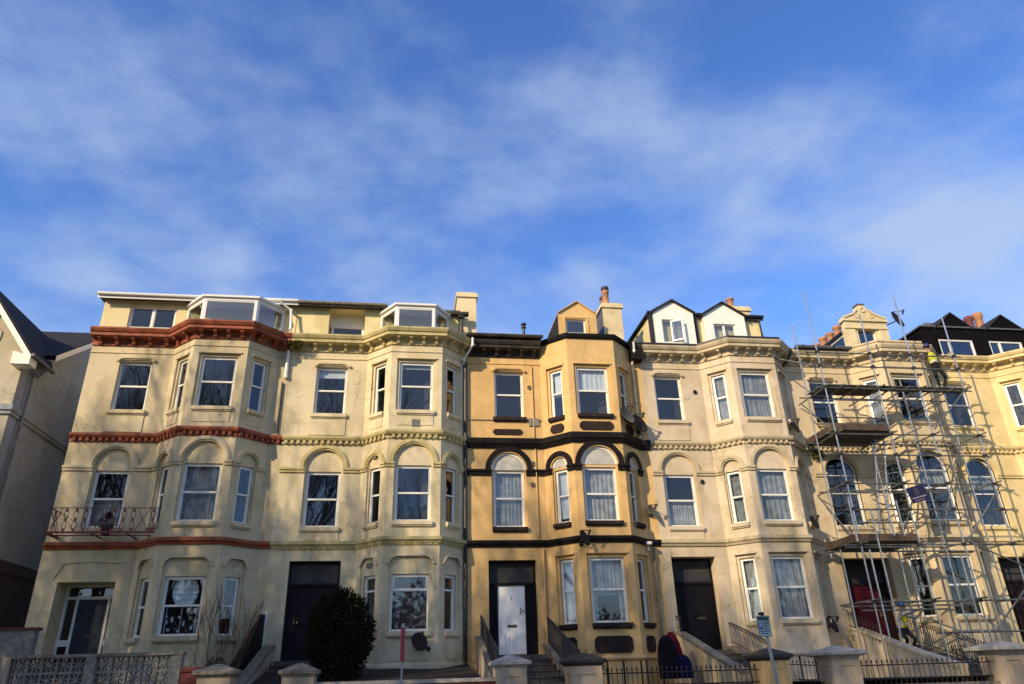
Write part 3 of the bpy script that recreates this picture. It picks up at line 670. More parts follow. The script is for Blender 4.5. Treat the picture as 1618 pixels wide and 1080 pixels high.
def door(root, x0, x1, z0, z1, y, leaf, leafm, framem, fan, side=None, rail=None, fanm='glass', panels=True, letter=None, handle=None, handlem='brass', glassm='glass'):
    """door frame with fanlight; leaf is its own part with handle and letterbox beneath it"""
    f = MB(); F = Fr(0, y, 1, 0); lx0, lx1, lz1 = leaf
    f.fbox(F, x0, x0+0.06, z0, z1, 0, 0.1); f.fbox(F, x1-0.06, x1, z0, z1, 0, 0.1); f.fbox(F, x0+0.06, x1-0.06, z1-0.06, z1, 0, 0.1)
    f.fbox(F, x0+0.06, x1-0.06, lz1, lz1+0.08, -0.03, 0.1)
    f.fbox(F, lx0-0.07, lx0, z0, lz1, -0.01, 0.1); f.fbox(F, lx1, lx1+0.07, z0, lz1, -0.01, 0.1)
    if side == 'solid':
        f.fbox(F, x0+0.06, lx0-0.07, z0, lz1, 0.03, 0.1); f.fbox(F, lx1+0.07, x1-0.06, z0, lz1, 0.03, 0.1)
    if side == 'lights':
        for a, b in ((x0+0.06, lx0-0.07), (lx1+0.07, x1-0.06)):
            f.fbox(F, a, b, z0+0.55, z0+0.72, 0.0, 0.1)
    df = f.build('door_frame', framem, root)
    p = MB(); p.face([F.p(x0+.06, lz1+.08, .05), F.p(x1-.06, lz1+.08, .05), F.p(x1-.06, z1-.06, .05), F.p(x0+.06, z1-.06, .05)])
    if side == 'lights':
        for a, b in ((x0+0.06, lx0-0.07), (lx1+0.07, x1-0.06)): p.face([F.p(a, z0+.72, .05), F.p(b, z0+.72, .05), F.p(b, lz1, .05), F.p(a, lz1, .05)])
    p.build('fanlight', glassm, df)
    if side == 'lights':
        for a, b in ((x0+0.06, lx0-0.07), (lx1+0.07, x1-0.06)): q = MB(); q.fbox(F, a, b, z0, z0+0.55, 0.03, 0.06); q.build('side_panel', 'doordark', df)
    g = MB(); g.face([F.p(x0, z0, .7), F.p(x1, z0, .7), F.p(x1, z1, .7), F.p(x0, z1, .7)])
    for a in (x0, x1): g.face([F.p(a, z0, .1), F.p(a, z1, .1), F.p(a, z1, .7), F.p(a, z0, .7)])
    g.face([F.p(x0, z1, .1), F.p(x1, z1, .1), F.p(x1, z1, .7), F.p(x0, z1, .7)])
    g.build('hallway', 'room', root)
    l = MB(); l.fbox(F, lx0, lx1, z0+0.01, lz1, 0.025, 0.075)
    if panels:
        w = lx1-lx0; h = lz1-z0
        for a, b in ((0.12, 0.46), (0.54, 0.88)):
            for c, d in ((0.08, 0.34), (0.47, 0.92)):
                l.fbox(F, lx0+w*a, lx0+w*b, z0+h*c, z0+h*d, 0.012, 0.025)
                l.fbox(F, lx0+w*a+.04, lx0+w*b-.04, z0+h*c+.04, z0+h*d-.04, 0.004, 0.012)
    d = l.build('door', leafm, root)
    if letter:
        q = MB(); q.fbox(F, letter[0]-0.14, letter[0]+0.14, letter[1]-0.035, letter[1]+0.035, 0.0, 0.03)
        q.fbox(F, letter[0]-0.11, letter[0]+0.11, letter[1]-0.015, letter[1]+0.015, -0.01, 0.0); q.build('letterbox', 'lettering', d)
    if handle:
        q = MB(); q.poly([F.p(handle[0], handle[1]+0.09, 0.02), F.p(handle[0]+0.01, handle[1]+0.07, -0.04), F.p(handle[0]+0.01, handle[1]-0.07, -0.04), F.p(handle[0], handle[1]-0.09, 0.02)], 0.013)
        q.tube(F.p(handle[0]+0.1, handle[1]-0.02, 0.03), F.p(handle[0]+0.1, handle[1]-0.02, -0.005), 0.025, 10); q.build('handle', handlem, d)
    return d
def lining(root, x0, x1, z0, z1, ya, yb, m='doordark'):
    q = MB(); t = .02
    q.box(x0+.002, x0+t, ya, yb, z0, z1-t); q.box(x1-t, x1-.002, ya, yb, z0, z1-t); q.box(x0+.002, x1-.002, ya, yb, z1-t, z1-.002); return q.build('door_lining', m, root)
def drainpipe(root, pts, r=0.045, m='upvc', brackets=True):
    p = MB(); p.poly(pts, r, 8)
    for a in pts[1:-1]:
        a = Vector(a); p.tube(a-Vector((0, 0, .05)), a+Vector((0, 0, .05)), r*1.25, 8)
    a, b = Vector(pts[-2]), Vector(pts[-1])
    if brackets:
        n = int((a-b).length/1.8)
        for i in range(1, n+1):
            q = a.lerp(b, i/(n+1)); p.tube(q-Vector((0, 0, .03)), q+Vector((0, 0, .03)), r*1.35, 8); p.box(q.x-.06, q.x+.06, q.y, 0.0 if q.y < 0 else q.y+.05, q.z-.02, q.z+.02)
    return p.build('drainpipe', m, root, smooth=False)
def chimney(root, x0, x1, y0, y1, z0, z1, pots, capm='chim', bodym='chim', sidem=None):
    c = MB(); c.box(x0, x1, y0, y1, z0, z1-0.28)
    if sidem:
        c.face([(x0-.004, y1, z0), (x0-.004, y0, z0), (x0-.004, y0, z1-.28), (x0-.004, y1, z1-.28)], 1)
    c.box(x0-.06, x1+.06, y0-.06, y1+.06, z1-0.28, z1-0.16); c.box(x0-.02, x1+.02, y0-.02, y1+.02, z1-0.16, z1-0.08)
    # sloped mortar flaunching
    a = [(x0-.02, y0-.02, z1-.08), (x1+.02, y0-.02, z1-.08), (x1+.02, y1+.02, z1-.08), (x0-.02, y1+.02, z1-.08)]
    b = [(x0+.15, y0+.15, z1+.02), (x1-.15, y0+.15, z1+.02), (x1-.15, y1-.15, z1+.02), (x0+.15, y1-.15, z1+.02)]
    for i in range(4): j = (i+1) % 4; c.face([a[i], a[j], b[j], b[i]])
    c.face(b)
    o = c.build('chimney', [M[bodym], M[sidem or bodym]], root)
    for px, py, h, r, pm, cowl in pots:
        p = MB(); p.lathe((px, py, z1), [(r*1.05, -0.05), (r*1.1, 0.05), (r*.92, .10), (r*.85, h*.75), (r*1.08, h*.8), (r*1.12, h*.93), (r*.95, h), (r*.7, h), (r*.7, h-.12), (0, h-.12)], 14)
        if cowl: p.lathe((px, py, z1+h), [(r*1.0, 0.0), (r*1.15, .03), (r*1.15, .13), (r*.8, .17), (0, .17)], 14, 1)
        p.build('chimney_pot', [M[pm], M['iron']], o, smooth=True)
    return o

# ================================================================== THE TERRACE
def glassbay(root, plan, z0, z1, nsides=3):
    """glazed attic bay: posts and rails, one pane per side, thin roof"""
    n = len(plan)
    roof = MB()
    cx_ = sum(p[0] for p in plan)/n; yb = max(p[1] for p in plan)
    out = []
    for x, y in plan:
        v = Vector((x-cx_, y-yb-0.3)); v = v.normalized()*0.09; out.append((x+v.x, y+v.y))
    out = [(out[0][0], yb+1.2)]+out+[(out[-1][0], yb+1.2)]
    for z, flip in ((z1, True), (z1+0.07, False)):
        f = [(x, y, z) for x, y in out]; roof.face(f if not flip else list(reversed(f)))
    for i in range(len(out)):
        j = (i+1) % len(out); roof.face([(*out[i], z1), (*out[j], z1), (*out[j], z1+.07), (*out[i], z1+.07)])
    # slight ridge
    k = MB()
    g = MB(); g.name = 0
    ob = None
    gb = MB()
    for i in range(n-1):
        f = Fr(*plan[i], plan[i+1][0]-plan[i][0], plan[i+1][1]-plan[i][1]); L = f.len
        gb.fbox(f, 0, L, z0, z0+0.09, 0, 0.06); gb.fbox(f, 0, L, z1-0.10, z1, 0, 0.06)
        gb.fbox(f, 0.0, 0.10, z0+.09, z1-.10, 0.002, 0.06); gb.fbox(f, L-0.10, L, z0+.09, z1-.10, 0.002, 0.06)
        gb.fbox(f, 0.10, L-0.10, z0+.09, z0+.13, 0.015, 0.05); gb.fbox(f, 0.10, L-0.10, z1-.14, z1-.10, 0.015, 0.05)
    fr = gb.build('glazed_bay', 'upvc', root)
    pn = MB()
    for i in range(n-1):
        f = Fr(*plan[i], plan[i+1][0]-plan[i][0], plan[i+1][1]-plan[i][1]); L = f.len
        pn.face([f.p(.1, z0+.1, .03), f.p(L-.1, z0+.1, .03), f.p(L-.1, z1-.1, .03), f.p(.1, z1-.1, .03)])
    pn.build('pane', 'glassd', fr); roof.build('bay_roof', 'upvc', fr)
    r = MB(); a = plan
    r.face([(a[0][0]-.3, yb+1.0, z0), (a[-1][0]+.3, yb+1.0, z0), (a[-1][0]+.3, yb+1.0, z1), (a[0][0]-.3, yb+1.0, z1)]); r.build('interior', 'room', fr)

def attic(root, x0, x1, y, z0, z1, holes, wm='attic', depth=5.5, reveal=0.12):
    a = MB(); F = Fr(0, y, 1, 0)
    a.panel(F, rect(x0, x1, z0, z1), holes)
    for h in holes: a.reveal(F, h, 0, reveal)
    a.face([(x0, y, z0), (x0, y, z1), (x0, y+depth, z1), (x0, y+depth, z0)]); a.face([(x1, y, z1), (x1, y, z0), (x1, y+depth, z0), (x1, y+depth, z1)])
    a.face([(x1, y+depth, z0), (x0, y+depth, z0), (x0, y+depth, z1), (x1, y+depth, z1)])
    a.build('attic_wall', wm, root); return F
def flatroof(root, x0, x1, ya, yb, z0, z1, m, fascia=None, name='roof'):
    r = MB(); r.box(x0, x1, ya, yb, z0, z1)
    o = r.build(name, m, root)
    if fascia:
        g = MB(); g.box(x0, x1, ya-.03, ya-.003, z0-.08, z1-.02); g.poly([(x0, ya-.08, z1-.02), (x1, ya-.08, z1-.02)], .055, 8); g.build('gutter', fascia, o)
    return o
def lid(root, x0, x1, L, z=12.425, m='lead'):
    r = MB()
    pts = [(x0, .28), (x0, -.1), (L, -.1), (L+CANT, -BD-.1), (L+CANT+BF, -BD-.1), (L+2*CANT+BF, -.1), (x1, -.1), (x1, .28)]
    for t in tessellate_polygon([[Vector((x, y, 0)) for x, y in pts]]):
        a = [Vector((*pts[k], z)) for k in t]
        if (a[1]-a[0]).cross(a[2]-a[0]).z < 0: a.reverse()
        r.face(a)
    return r.build('roof_gutter', m, root)
def backroof(root, x0, x1, y0, z0, y1, z1, m='slate'):
    r = MB(); t = .08
    r.face([(x0, y0, z0), (x1, y0, z0), (x1, y1, z1), (x0, y1, z1)]); r.face([(x0, y1, z1), (x1, y1, z1), (x1, 9.0, z0), (x0, 9.0, z0)])
    r.face([(x0, y0, z0), (x0, y1, z1), (x0, 9.0, z0)]); r.face([(x1, y0, z0), (x1, 9.0, z0), (x1, y1, z1)])
    return r.build('roof', m, root)

# ---- house with oxide red bands
cur1 = {('1', 1): ('net', 'net'), ('0', 1): ('swag', 'curtw'), ('1', 0): None, 's1': ('low', 'netd', 0.5), ('2', 1): None}
h1, f1, p1, s1 = house(dict(name='terraced_house', label='cream terraced house with oxide red cornice and bands and an iron balcony', x0=-10.38, x1=-4.05, L=-7.80,
    wall='cream1', trim='red', band='red', archm='cream1', door=(-9.80, -8.24, 2.25, 4.46), ddepth=.8, c=-8.92, g='blind', cur=cur1, w1=(-9.46, -8.46, 6.0, 7.72), plinth='cream1'))
door(h1, -9.80, -8.24, 2.25, 4.46, 0.76, (-9.42, -8.62, 4.06), 'doorblue', 'white', None, side='lights', letter=(-8.96, 3.05))
F = attic(h1, -10.36, -4.06, 0.12, 12.3, 13.62, [rect(-9.52, -8.02, 12.62, 13.42)])
rm = MB(); window(h1, rm, F, -9.52, -8.02, 12.62, 13.42, 0.08, None, style='lights2'); rm.build('interior', 'room', h1)
flatroof(h1, -10.50, -4.0, -0.16, 6, 13.62, 13.70, 'lead', 'upvc')
glassbay(h1, [(-7.66, 0.1), (-6.93, -.72), (-5.22, -.72), (-4.46, 0.1)], 12.43, 13.43)
lid(h1, -10.38, -4.05, -7.80)
m = MB(); m.path(WALL, [(-9.95, 4.55), (-9.75, 4.98), (-9.0, 5.04), (-8.2, 4.98)], 0.05, -0.03, 0); m.build('moulding', 'cream1', h1)
drainpipe(h1, [(-4.62, -.3, 13.6), (-4.22, -.12, 13.35), (-4.16, -.2, 12.6), (-4.14, -0.50, 12.40)], .04, 'upvc', False)
drainpipe(h1, [(-4.16, -.08, 11.85), (-4.16, -.08, 10.9), (-4.16, -.08, 10.86)], .055, 'upvc', False)
drainpipe(h1, [(-4.25, -.05, 10.7), (-4.25, -.05, 8.95)], .03, 'iron')

# ---- pale cream house
cur2 = {('2', 1): ('roller', 'net', 0.12), 's2': ('roller', 'curtw', 0.2), ('0', 1): ('slats', 'blind'), ('0', 0): ('slats', 'blind')}
h2, f2, p2, s2 = house(dict(name='terraced_house', label='pale cream terraced house with mossy cream cornice, between the red-banded house and the ochre house', x0=-4.05, x1=1.78, L=-1.53,
    wall='cream2', trim='mossy', cornm='mossy', archm='mossy', door=(-3.46, -1.95, 2.25, 4.99), c=-2.68, g='blind', cur=cur2, dent1=True, gstyle='toplight', gsplit=0.72, ddepth=.2))
door(h2, -3.46, -1.95, 2.25, 4.99, .12, (-3.36, -2.05, 4.28), 'doordark', 'doordark', None, handle=(-3.2, 3.3), glassm='fan', side='solid')
F = attic(h2, -4.04, 1.56, 0.12, 12.3, 13.62, [rect(-2.95, -1.72, 12.5, 13.60)], reveal=0.5)
m = MB(); F2 = Fr(0, 0.56, 1, 0); m.fbox(F2, -2.95, -1.72, 13.12, 13.6, 0, .1); m.build('white_board', 'white', h2)
rm = MB(); window(h2, rm, F2, -2.90, -1.76, 12.44, 13.12, 0.0, None, style='lights1'); rm.build('interior', 'room', h2)
flatroof(h2, -4.0, -0.95, -0.16, 6, 13.63, 13.67, 'lead', 'stonecap'); flatroof(h2, -0.95, 1.62, 0.02, 6, 13.62, 13.68, 'lead')
m = MB(); m.face([(-4.0, -.20, 13.635), (-4.0, .14, 13.622), (-.95, .14, 13.622), (-.95, -.20, 13.635)]); m.build('soffit', 'boardd', h2)
glassbay(h2, [(-1.17, 0.1), (-.62, -.72), (.70, -.72), (1.22, 0.1)], 12.43, 13.40)
lid(h2, -4.05, 1.78, -1.53)
chimney(h2, 1.54, 2.23, .3, 1.3, 12.0, 14.66, [])
m = MB(); m.box(1.28, 1.92, -.12, .10, 13.46, 13.56); m.box(1.55, 1.75, -.1, .08, 13.36, 13.46); m.build('gutter', 'weathered', h2)
drainpipe(h2, [(1.66, .02, 13.4), (1.66, -.02, 12.9), (1.66, -.02, 12.4)], .045, 'iron', False)
drainpipe(h2, [(2.02, -.52, 12.35), (2.02, -.5, 12.1), (1.74, -.2, 11.65), (1.74, -.1, 11.5)], .04, 'upvc', False)
drainpipe(h2, [(1.80, -.09, 11.6), (1.80, -.09, 5.7), (1.80, -.09, 2.1)], .06, 'iron')
for u, z in ((0.15, 9.2),):
    g = MB(); g.box(.02, .28, -.835, -.80, 9.02, 9.24)
    for i in range(5): g.box(.04, .26, -.845, -.835, 9.04+i*.04, 9.06+i*.04)
    g.build('air_vent', 'concrete', h2)
g = MB(); g.fbox(f2[0], .48, .66, 8.06, 8.2, -.0, .06); g.fbox(f2[0], .45, .69, 4.72, 4.86, .03, .06); g.build('air_vent', 'stonecap', h2)

# ---- ochre house with black trim
cur3 = {('2', 1): ('half', 'curtw', 0.52), ('2', 0): ('half', 'curtw', 0.45), ('1', 0): ('half', 'curtw', 0.1), ('1', 1): ('net', 'net'), 's1': ('net', 'net'), ('0', 0): ('net', 'curtw'), ('0', 1): ('upper', 'net', 0.16), ('1', 2): ('net', 'netd')}
h3, f3, p3, s3 = house(dict(name='terraced_house', label='ochre yellow terraced house with black bands, black arches and a plain white front door', x0=1.78, x1=8.12, L=4.43,
    wall='ochre', trim='black', cornm='weathered', archm='black', archthick=2, door=(2.52, 4.02, 2.25, 4.97), c=3.23, c2=0.08, g='square', cur=cur3, thickband=True,
    cornice='stumps', top=12.0, btop=12.34, bayfrieze=False, oct=True, sill='brownblk', apron=False, ddepth=0.35, w1=(2.72, 3.74, 5.99, 7.84)))
dl = door(h3, 2.52, 4.02, 2.27, 4.97, 0.22, (2.82, 3.66, 4.24), 'doorwhite', 'doorblack', None, side='solid', glassm='fan', panels=False, letter=(3.24, 3.07), handle=(3.50, 3.50), handlem='iron')
def text_part(txt, size, loc, m, parent, rot=(math.pi/2, 0, 0), name='lettering'):
    cu = bpy.data.curves.new('lettering', 'FONT'); cu.body = txt; cu.size = size; cu.align_x = 'CENTER'; cu.align_y = 'CENTER'; cu.extrude = 0.002
    o = bpy.data.objects.new(name, cu); scene.collection.objects.link(o); bpy.context.view_layer.update()
    me = bpy.data.meshes.new_from_object(o.evaluated_get(bpy.context.evaluated_depsgraph_get())); bpy.data.objects.remove(o)
    me.materials.clear(); me.materials.append(M[m])
    q = bpy.data.objects.new(name, me); scene.collection.objects.link(q); q.parent = parent
    q.location = Vector(loc)-origin_of(parent); q.rotation_euler = rot; return q
text_part('2', 0.13, (3.23, 0.22, 3.86), 'iron', dl)
m = MB(); m.sweep([(-.1, 12.32), (.06, 12.32), (.10, 12.38), (.12, 12.48), (-.1, 12.50)], [(p3[0]-.1, .1), (p3[0], 0), (p3[1], -BD), (p3[2], -BD), (p3[3], 0), (p3[3]+.1, .1)]); m.build('parapet_coping', 'black', h3)
m = MB(); m.box(1.8, 4.45, -.46, -.05, 12.42, 12.50); m.poly([(1.8, -.48, 12.5), (4.5, -.48, 12.5)], .07, 8)
for i in range(9): a = 1.9+i*.29; m.box(a, a+.2+.1*random.random(), -.45, -.08, 12.50, 12.54+.03*random.random())
m.build('gutter', 'weathered', h3)
m = MB(); m.box(7.72, 8.12, -.40, -.02, 11.80, 12.45); m.build('cornice_end', 'black', h3)
backroof(h3, 1.78, 8.12, -.2, 12.44, 6.0, 14.4)
m = MB(); m.poly([(4.0, .55, 12.6), (4.0, .55, 13.42)], .05, 10); m.lathe((4.0, .55, 13.3), [(.05, 0), (.09, .02), (.09, .06), (.05, .08), (.05, .13), (.10, .15), (.10, .2), (.04, .22), (0, .25)], 12); m.build('soil_pipe', 'iron', h3)
# dormer of the ochre house
def gable_dormer(root, x0, x1, y, z0, ze, za, win, wm, roofm, cheekm, depth=2.0, verge=.06, wstyle='lights1', name='dormer', board=None, over=.05):
    d = MB(); F = Fr(0, y, 1, 0); xc = (x0+x1)/2
    face = [(x0, z0), (x1, z0), (x1, ze), (xc, za), (x0, ze)]
    d.panel(F, face, [rect(*win)], 0, 0); d.reveal(F, rect(*win), 0, .12)
    d.face([(x0, y, z0), (x0, y, ze), (x0, y+depth, ze), (x0, y+depth, z0)], 1); d.face([(x1, y, ze), (x1, y, z0), (x1, y+depth, z0), (x1, y+depth, ze)], 1)
    o = d.build(name, [M[wm], M[cheekm]], root)
    r = MB(); t = verge
    for s, xa in ((-1, x0-over), (1, x1+over)):
        sl = (za-ze)/(xc-x0); zl = ze-over*sl
        pts = [(xa, zl), (xc, za), (xc, za+t), (xa, zl+t)]
        r.prism(Fr(0, 0, 1, 0), pts if s < 0 else [(xc, za), (xa, zl), (xa, zl+t), (xc, za+t)], y-.08, y+depth)
    r.build('dormer_roof', roofm, o)
    rm = MB(); w = MB(); d_ = .07; u0, u1, a, b = win; t = .05
    w.fbox(F, u0, u1, b-t, b, d_, d_+.06); w.fbox(F, u0, u1, a, a+t, d_, d_+.06); w.fbox(F, u0, u0+t, a+t, b-t, d_, d_+.06); w.fbox(F, u1-t, u1, a+t, b-t, d_, d_+.06)
    if wstyle == 'lights2': w.fbox(F, (u0+u1)/2-.05, (u0+u1)/2+.02, a+t, b-t, d_-.01, d_+.06)
    i0 = len(w.f); w.face([F.p(u0+t, a+t, d_+.03), F.p(u1-t, a+t, d_+.03), F.p(u1-t, b-t, d_+.03), F.p(u0+t, b-t, d_+.03)], 1)
    w.build('dormer_window', [M['upvc'], M['glassd']], o); w = MB(); w.fbox(F, u0-.15, u1+.15, a-.15, b+.15, .7, .72); w.build('interior', 'room', o)
    return o
gable_dormer(h3, 5.15, 6.58, -.18, 12.42, 13.62, 14.10, (5.44, 6.16, 12.84, 13.40), 'ochre', 'ochre', 'slate', 2.0, .025, over=.0)
m = MB(); m.path(Fr(0, -.18, 1, 0), [(5.38, 12.75), (5.38, 13.47), (6.24, 13.47), (6.24, 12.75)], .06, -.03, 0); m.build('moulding', 'ochre', h3)
chimney(h3, 6.98, 7.72, .3, 1.3, 12.0, 14.46, [(7.25, .62, .62, .13, 'terracotta', True), (7.28, 1.05, .42, .13, 'terracotta', True)], sidem='lead')  # left face coloured a darker grey than the rest of the stack
drainpipe(h3, [(4.12, -.04, 11.55), (4.12, -.04, 8.95)], .018, 'ochre', False); drainpipe(h3, [(4.14, -.04, 8.55), (4.14, -.04, 5.6)], .018, 'ochre', False)
drainpipe(h3, [(7.78, -.52, 12.4), (7.80, -.42, 12.1), (7.78, -.1, 11.7)], .04, 'upvc', False)
drainpipe(h3, [(7.80, -.09, 11.6), (7.80, -.09, 8.95)], .045, 'lead'); drainpipe(h3, [(7.84, -.09, 5.3), (7.84, -.09, 2.2)], .045, 'stonecap')
drainpipe(h3, [(4.25, -.05, 5.3), (4.25, -.05, 2.2)], .04, 'ochre')
for x, z in ((4.02, 10.75), (4.05, 8.05), (4.0, 7.35)):
    g = MB(); g.lathe((0, 0, 0), [(0, 0), (.07, 0), (.08, .04), (.045, .06), (.045, .03), (0, .03)], 12)
    g.v = [Vector((x+v.x, -v.z, z+v.y)) for v in g.v]; g.build('air_vent', 'stonecap', h3)
m = MB(); m.box(3.96, 4.30, -.05, 0, 9.35, 9.62); m.build('meter_box', 'concrete', h3)
m = MB(); m.path(WALL, [(1.9, 9.54), (2.74, 9.54)], .03, -.03, 0); m.build('cable', 'stonecap', h3)
m = MB(); m.path(WALL, [(3.85, 9.54), (4.4, 9.54)], .03, -.03, 0); m.build('cable', 'stonecap', h3)

# ---- weathered cream house with two white gabled dormers
cur4 = {('2', 1): ('sides', 'netd', 0.55), ('2', 0): ('net', 'netd'), ('1', 0): ('net', 'netd'), ('1', 1): ('net', 'netd'), 's1': ('low', 'net', 0.5), ('0', 0): ('net', 'net'), ('0', 1): ('net', 'net'), ('2', 2): ('net', 'netd')}
h4, f4, p4, s4 = house(dict(name='terraced_house', label='weathered pinkish cream terraced house with two white gabled dormers above its cornice', x0=8.12, x1=13.98, L=10.34,
    wall='pink4', trim='mossy4', cornm='mossy4', archm='mossy4', door=(8.42, 9.90, 2.25, 5.03), c=9.06, g='square', cur=cur4, glass2='glass', ddepth=.5))
door(h4, 8.42, 9.90, 2.25, 5.03, .42, (8.62, 9.70, 4.22), 'doorblack', 'doorblack', None, letter=(9.35, 3.2), handlem='brass', glassm='fan', side='solid')
F = attic(h4, 8.78, 13.22, .30, 12.3, 13.92, [])
flatroof(h4, 8.66, 13.30, .22, 6, 13.92, 14.0, 'slate', 'iron')
m = MB(); m.box(8.64, 8.72, .2, 6, 12.4, 13.95) if False else None
m.box(8.72, 8.84, .12, .30, 12.4, 14.0); m.build('corner_trim', 'iron', h4); m = MB(); m.box(10.52, 10.60, .16, .30, 12.4, 13.95); m.build('corner_trim', 'iron', h4); drainpipe(h4, [(13.12, .20, 13.9), (13.14, .20, 13.2), (13.14, .20, 12.4)], .035, 'iron', False)
gable_dormer(h4, 8.86, 10.42, .06, 12.44, 13.95, 14.42, (9.16, 10.03, 12.72, 13.66), 'whiteboard', 'slate', 'upvc', 2.5, .09, 'lights2', over=.07)
gable_dormer(h4, 10.82, 12.46, .06, 12.44, 13.90, 14.42, (11.18, 12.05, 12.72, 13.56), 'whiteboard', 'slate', 'upvc', 2.5, .09, 'lights2', over=.07)
m = MB(); m.face([(9.40, .03, 12.78), (9.82, -.26, 12.78), (9.82, -.26, 13.62), (9.40, .03, 13.62)])
Fo = Fr(9.50, .10, .36, -.22); m = MB(); L_ = .46
m.fbox(Fo, 0, L_, 12.78, 12.83, 0, .04); m.fbox(Fo, 0, L_, 13.57, 13.62, 0, .04); m.fbox(Fo, 0, .05, 12.83, 13.57, 0, .04); m.fbox(Fo, L_-.05, L_, 12.83, 13.57, 0, .04)
m.face([Fo.p(.05, 12.83, .02), Fo.p(L_-.05, 12.83, .02), Fo.p(L_-.05, 13.57, .02), Fo.p(.05, 13.57, .02)], 1); m.build('open_casement', [M['upvc'], M['glassd']], h4)
chimney(h4, 12.62, 13.42, 1.3, 2.1, 12.0, 15.10, [(12.80, 1.6, .42, .15, 'terracotta', False)])
m = MB(); m.sweep([(.30, 12.40), (.36, 12.40), (.36, 12.48), (.30, 12.50), (-.3, 12.50), (-.3, 12.40)], [(8.12, 0), (p4[0], 0), (p4[1], -BD), (p4[2], -BD), (p4[2]+.3, -BD+.3)]); m.build('gutter', 'iron', h4)
drainpipe(h4, [(13.72, -.55, 12.35), (13.72, -.5, 12.15), (13.5, -.16, 11.75)], .045, 'iron', False)
for x, z in ((10.02, 10.73), (9.82, 7.48)):
    g = MB(); g.lathe((0, 0, 0), [(0, 0), (.07, 0), (.08, .04), (.045, .06), (.045, .03), (0, .03)], 12)
    g.v = [Vector((x+v.x, -v.z, z+v.y)) for v in g.v]; g.build('air_vent', 'iron', h4)

# ---- buff house behind the scaffold
cur5 = {('1', 1): ('half', 'netd', 0.72), ('2', 0): ('net', 'netd'), ('1', 0): None, ('2', 1): None}
h5, f5, p5, s5 = house(dict(name='terraced_house', label='buff terraced house behind the scaffold, with an ornate dormer and crimson door', x0=13.98, x1=19.80, L=16.25,
    wall='warm5', trim='mossy4', cornm='mossy4', archm='warm5', door=(14.27, 16.0, 2.25, 4.94), c=15.0, g='square', cur=cur5, arch_glass=True, ddepth=.5))
door(h5, 14.27, 16.0, 2.25, 4.94, .42, (14.62, 15.62, 4.12), 'doorred', 'doorbrown', None, side='solid', glassm='fan', handle=(15.5, 3.2))
m = MB(); m.sweep([(-.1, 12.38), (.08, 12.38), (.08, 12.56), (.13, 12.58), (.13, 12.64), (-.1, 12.66)], [(p5[0], 0), (p5[1], -BD), (p5[2], -BD), (p5[3], 0)]); m.build('parapet', 'warm5', h5)
m = MB(); m.poly([(13.98, -.50, 12.46), (16.2, -.50, 12.46)], .07, 8); m.box(13.98, 16.2, -.50, -.1, 12.42, 12.46); m.build('gutter', 'lead', h5)
backroof(h5, 13.98, 19.8, -.1, 12.44, 6.0, 14.2)
# pedimented dormer
dm = MB(); F = Fr(0, -.1, 1, 0); X0, X1 = 16.44, 18.16; wn = (16.93, 17.68, 12.62, 13.46)
dm.panel(F, rect(X0, X1, 12.4, 13.86), [rect(*wn)]); dm.reveal(F, rect(*wn), 0, .16)
dm.face([(X1, -.1, 13.86), (X1, -.1, 12.4), (X1, 2.2, 12.4), (X1, 2.2, 13.86)]); dm.face([(X0, -.1, 12.4), (X0, -.1, 13.86), (X0, .12, 13.86), (X0, .12, 12.4)])
dm.face([(X0, .12, 12.4), (X0, .12, 13.86), (X0+.3, .12, 13.86), (X0+.3, .12, 12.4)])
for a, b in ((X0-.02, X0+.36), (X1-.36, X1+.02)): dm.fbox(F, a, b, 12.4, 13.44, -.06, 0)
dm.fbox(F, X0-.04, X1+.04, 13.47, 13.52, -.09, 0); dm.fbox(F, X0-.02, X1+.02, 13.52, 13.78, -.05, 0); dm.fbox(F, X0-.08, X1+.08, 13.78, 13.86, -.12, .25)
xc = (X0+X1)/2
ped = [(X0-.06, 13.86), (X1+.06, 13.86), (X1+.0, 13.98), (X1-.22, 14.02), (X1-.40, 14.16), (X1-.50, 14.14), (xc+.24, 14.30), (xc+.18, 14.42), (xc+.12, 14.50), (xc-.12, 14.50), (xc-.18, 14.42), (xc-.24, 14.30), (X0+.50, 14.14), (X0+.40, 14.16), (X0+.22, 14.02), (X0, 13.98)]
dm.prism(F, ped, -.05, .22)
dm.path(F, [(X0-.04, 13.93), (X0+.42, 14.12), (xc-.25, 14.30)], .07, -.10, -.05); dm.path(F, [(xc+.25, 14.30), (X1-.42, 14.12), (X1+.04, 13.93)], .07, -.10, -.05)
dm.ring(F, xc, 14.30, .06, .12, -.09, -.05, 0, 360, 14); dm.ring(F, xc-.3, 14.03, .05, .1, -.08, -.05, 0, 360, 12); dm.ring(F, xc+.3, 14.03, .05, .1, -.08, -.05, 0, 360, 12)
do = dm.build('dormer', 'chim', h5)
w = MB(); w.fbox(F, wn[0], wn[1], wn[2], wn[2]+.06, .10, .16); w.fbox(F, wn[0], wn[0]+.04, wn[2], wn[3], .10, .16); w.fbox(F, wn[1]-.04, wn[1], wn[2], wn[3], .10, .16)
w.face([F.p(wn[0], wn[2], .13), F.p(wn[1], wn[2], .13), F.p(wn[1], wn[3], .13), F.p(wn[0], wn[3], .13)], 1); w.build('dormer_window', [M['upvc'], M['glassd']], do); w = MB(); w.fbox(F, wn[0]-.2, wn[1]+.2, wn[2]-.2, wn[3]+.2, .8, .82); w.build('interior', 'room', do)
cap = MB(); cap.box(xc-.16, xc+.16, -.16, .16, 14.50, 14.57); cap.prism(Fr(0, 0, 1, 0), [(X1-.55, 14.06), (X1+.12, 13.86), (X1+.12, 13.92), (X1-.55, 14.16)], .1, 2.2); cap.build('dormer_coping', 'lead', do)
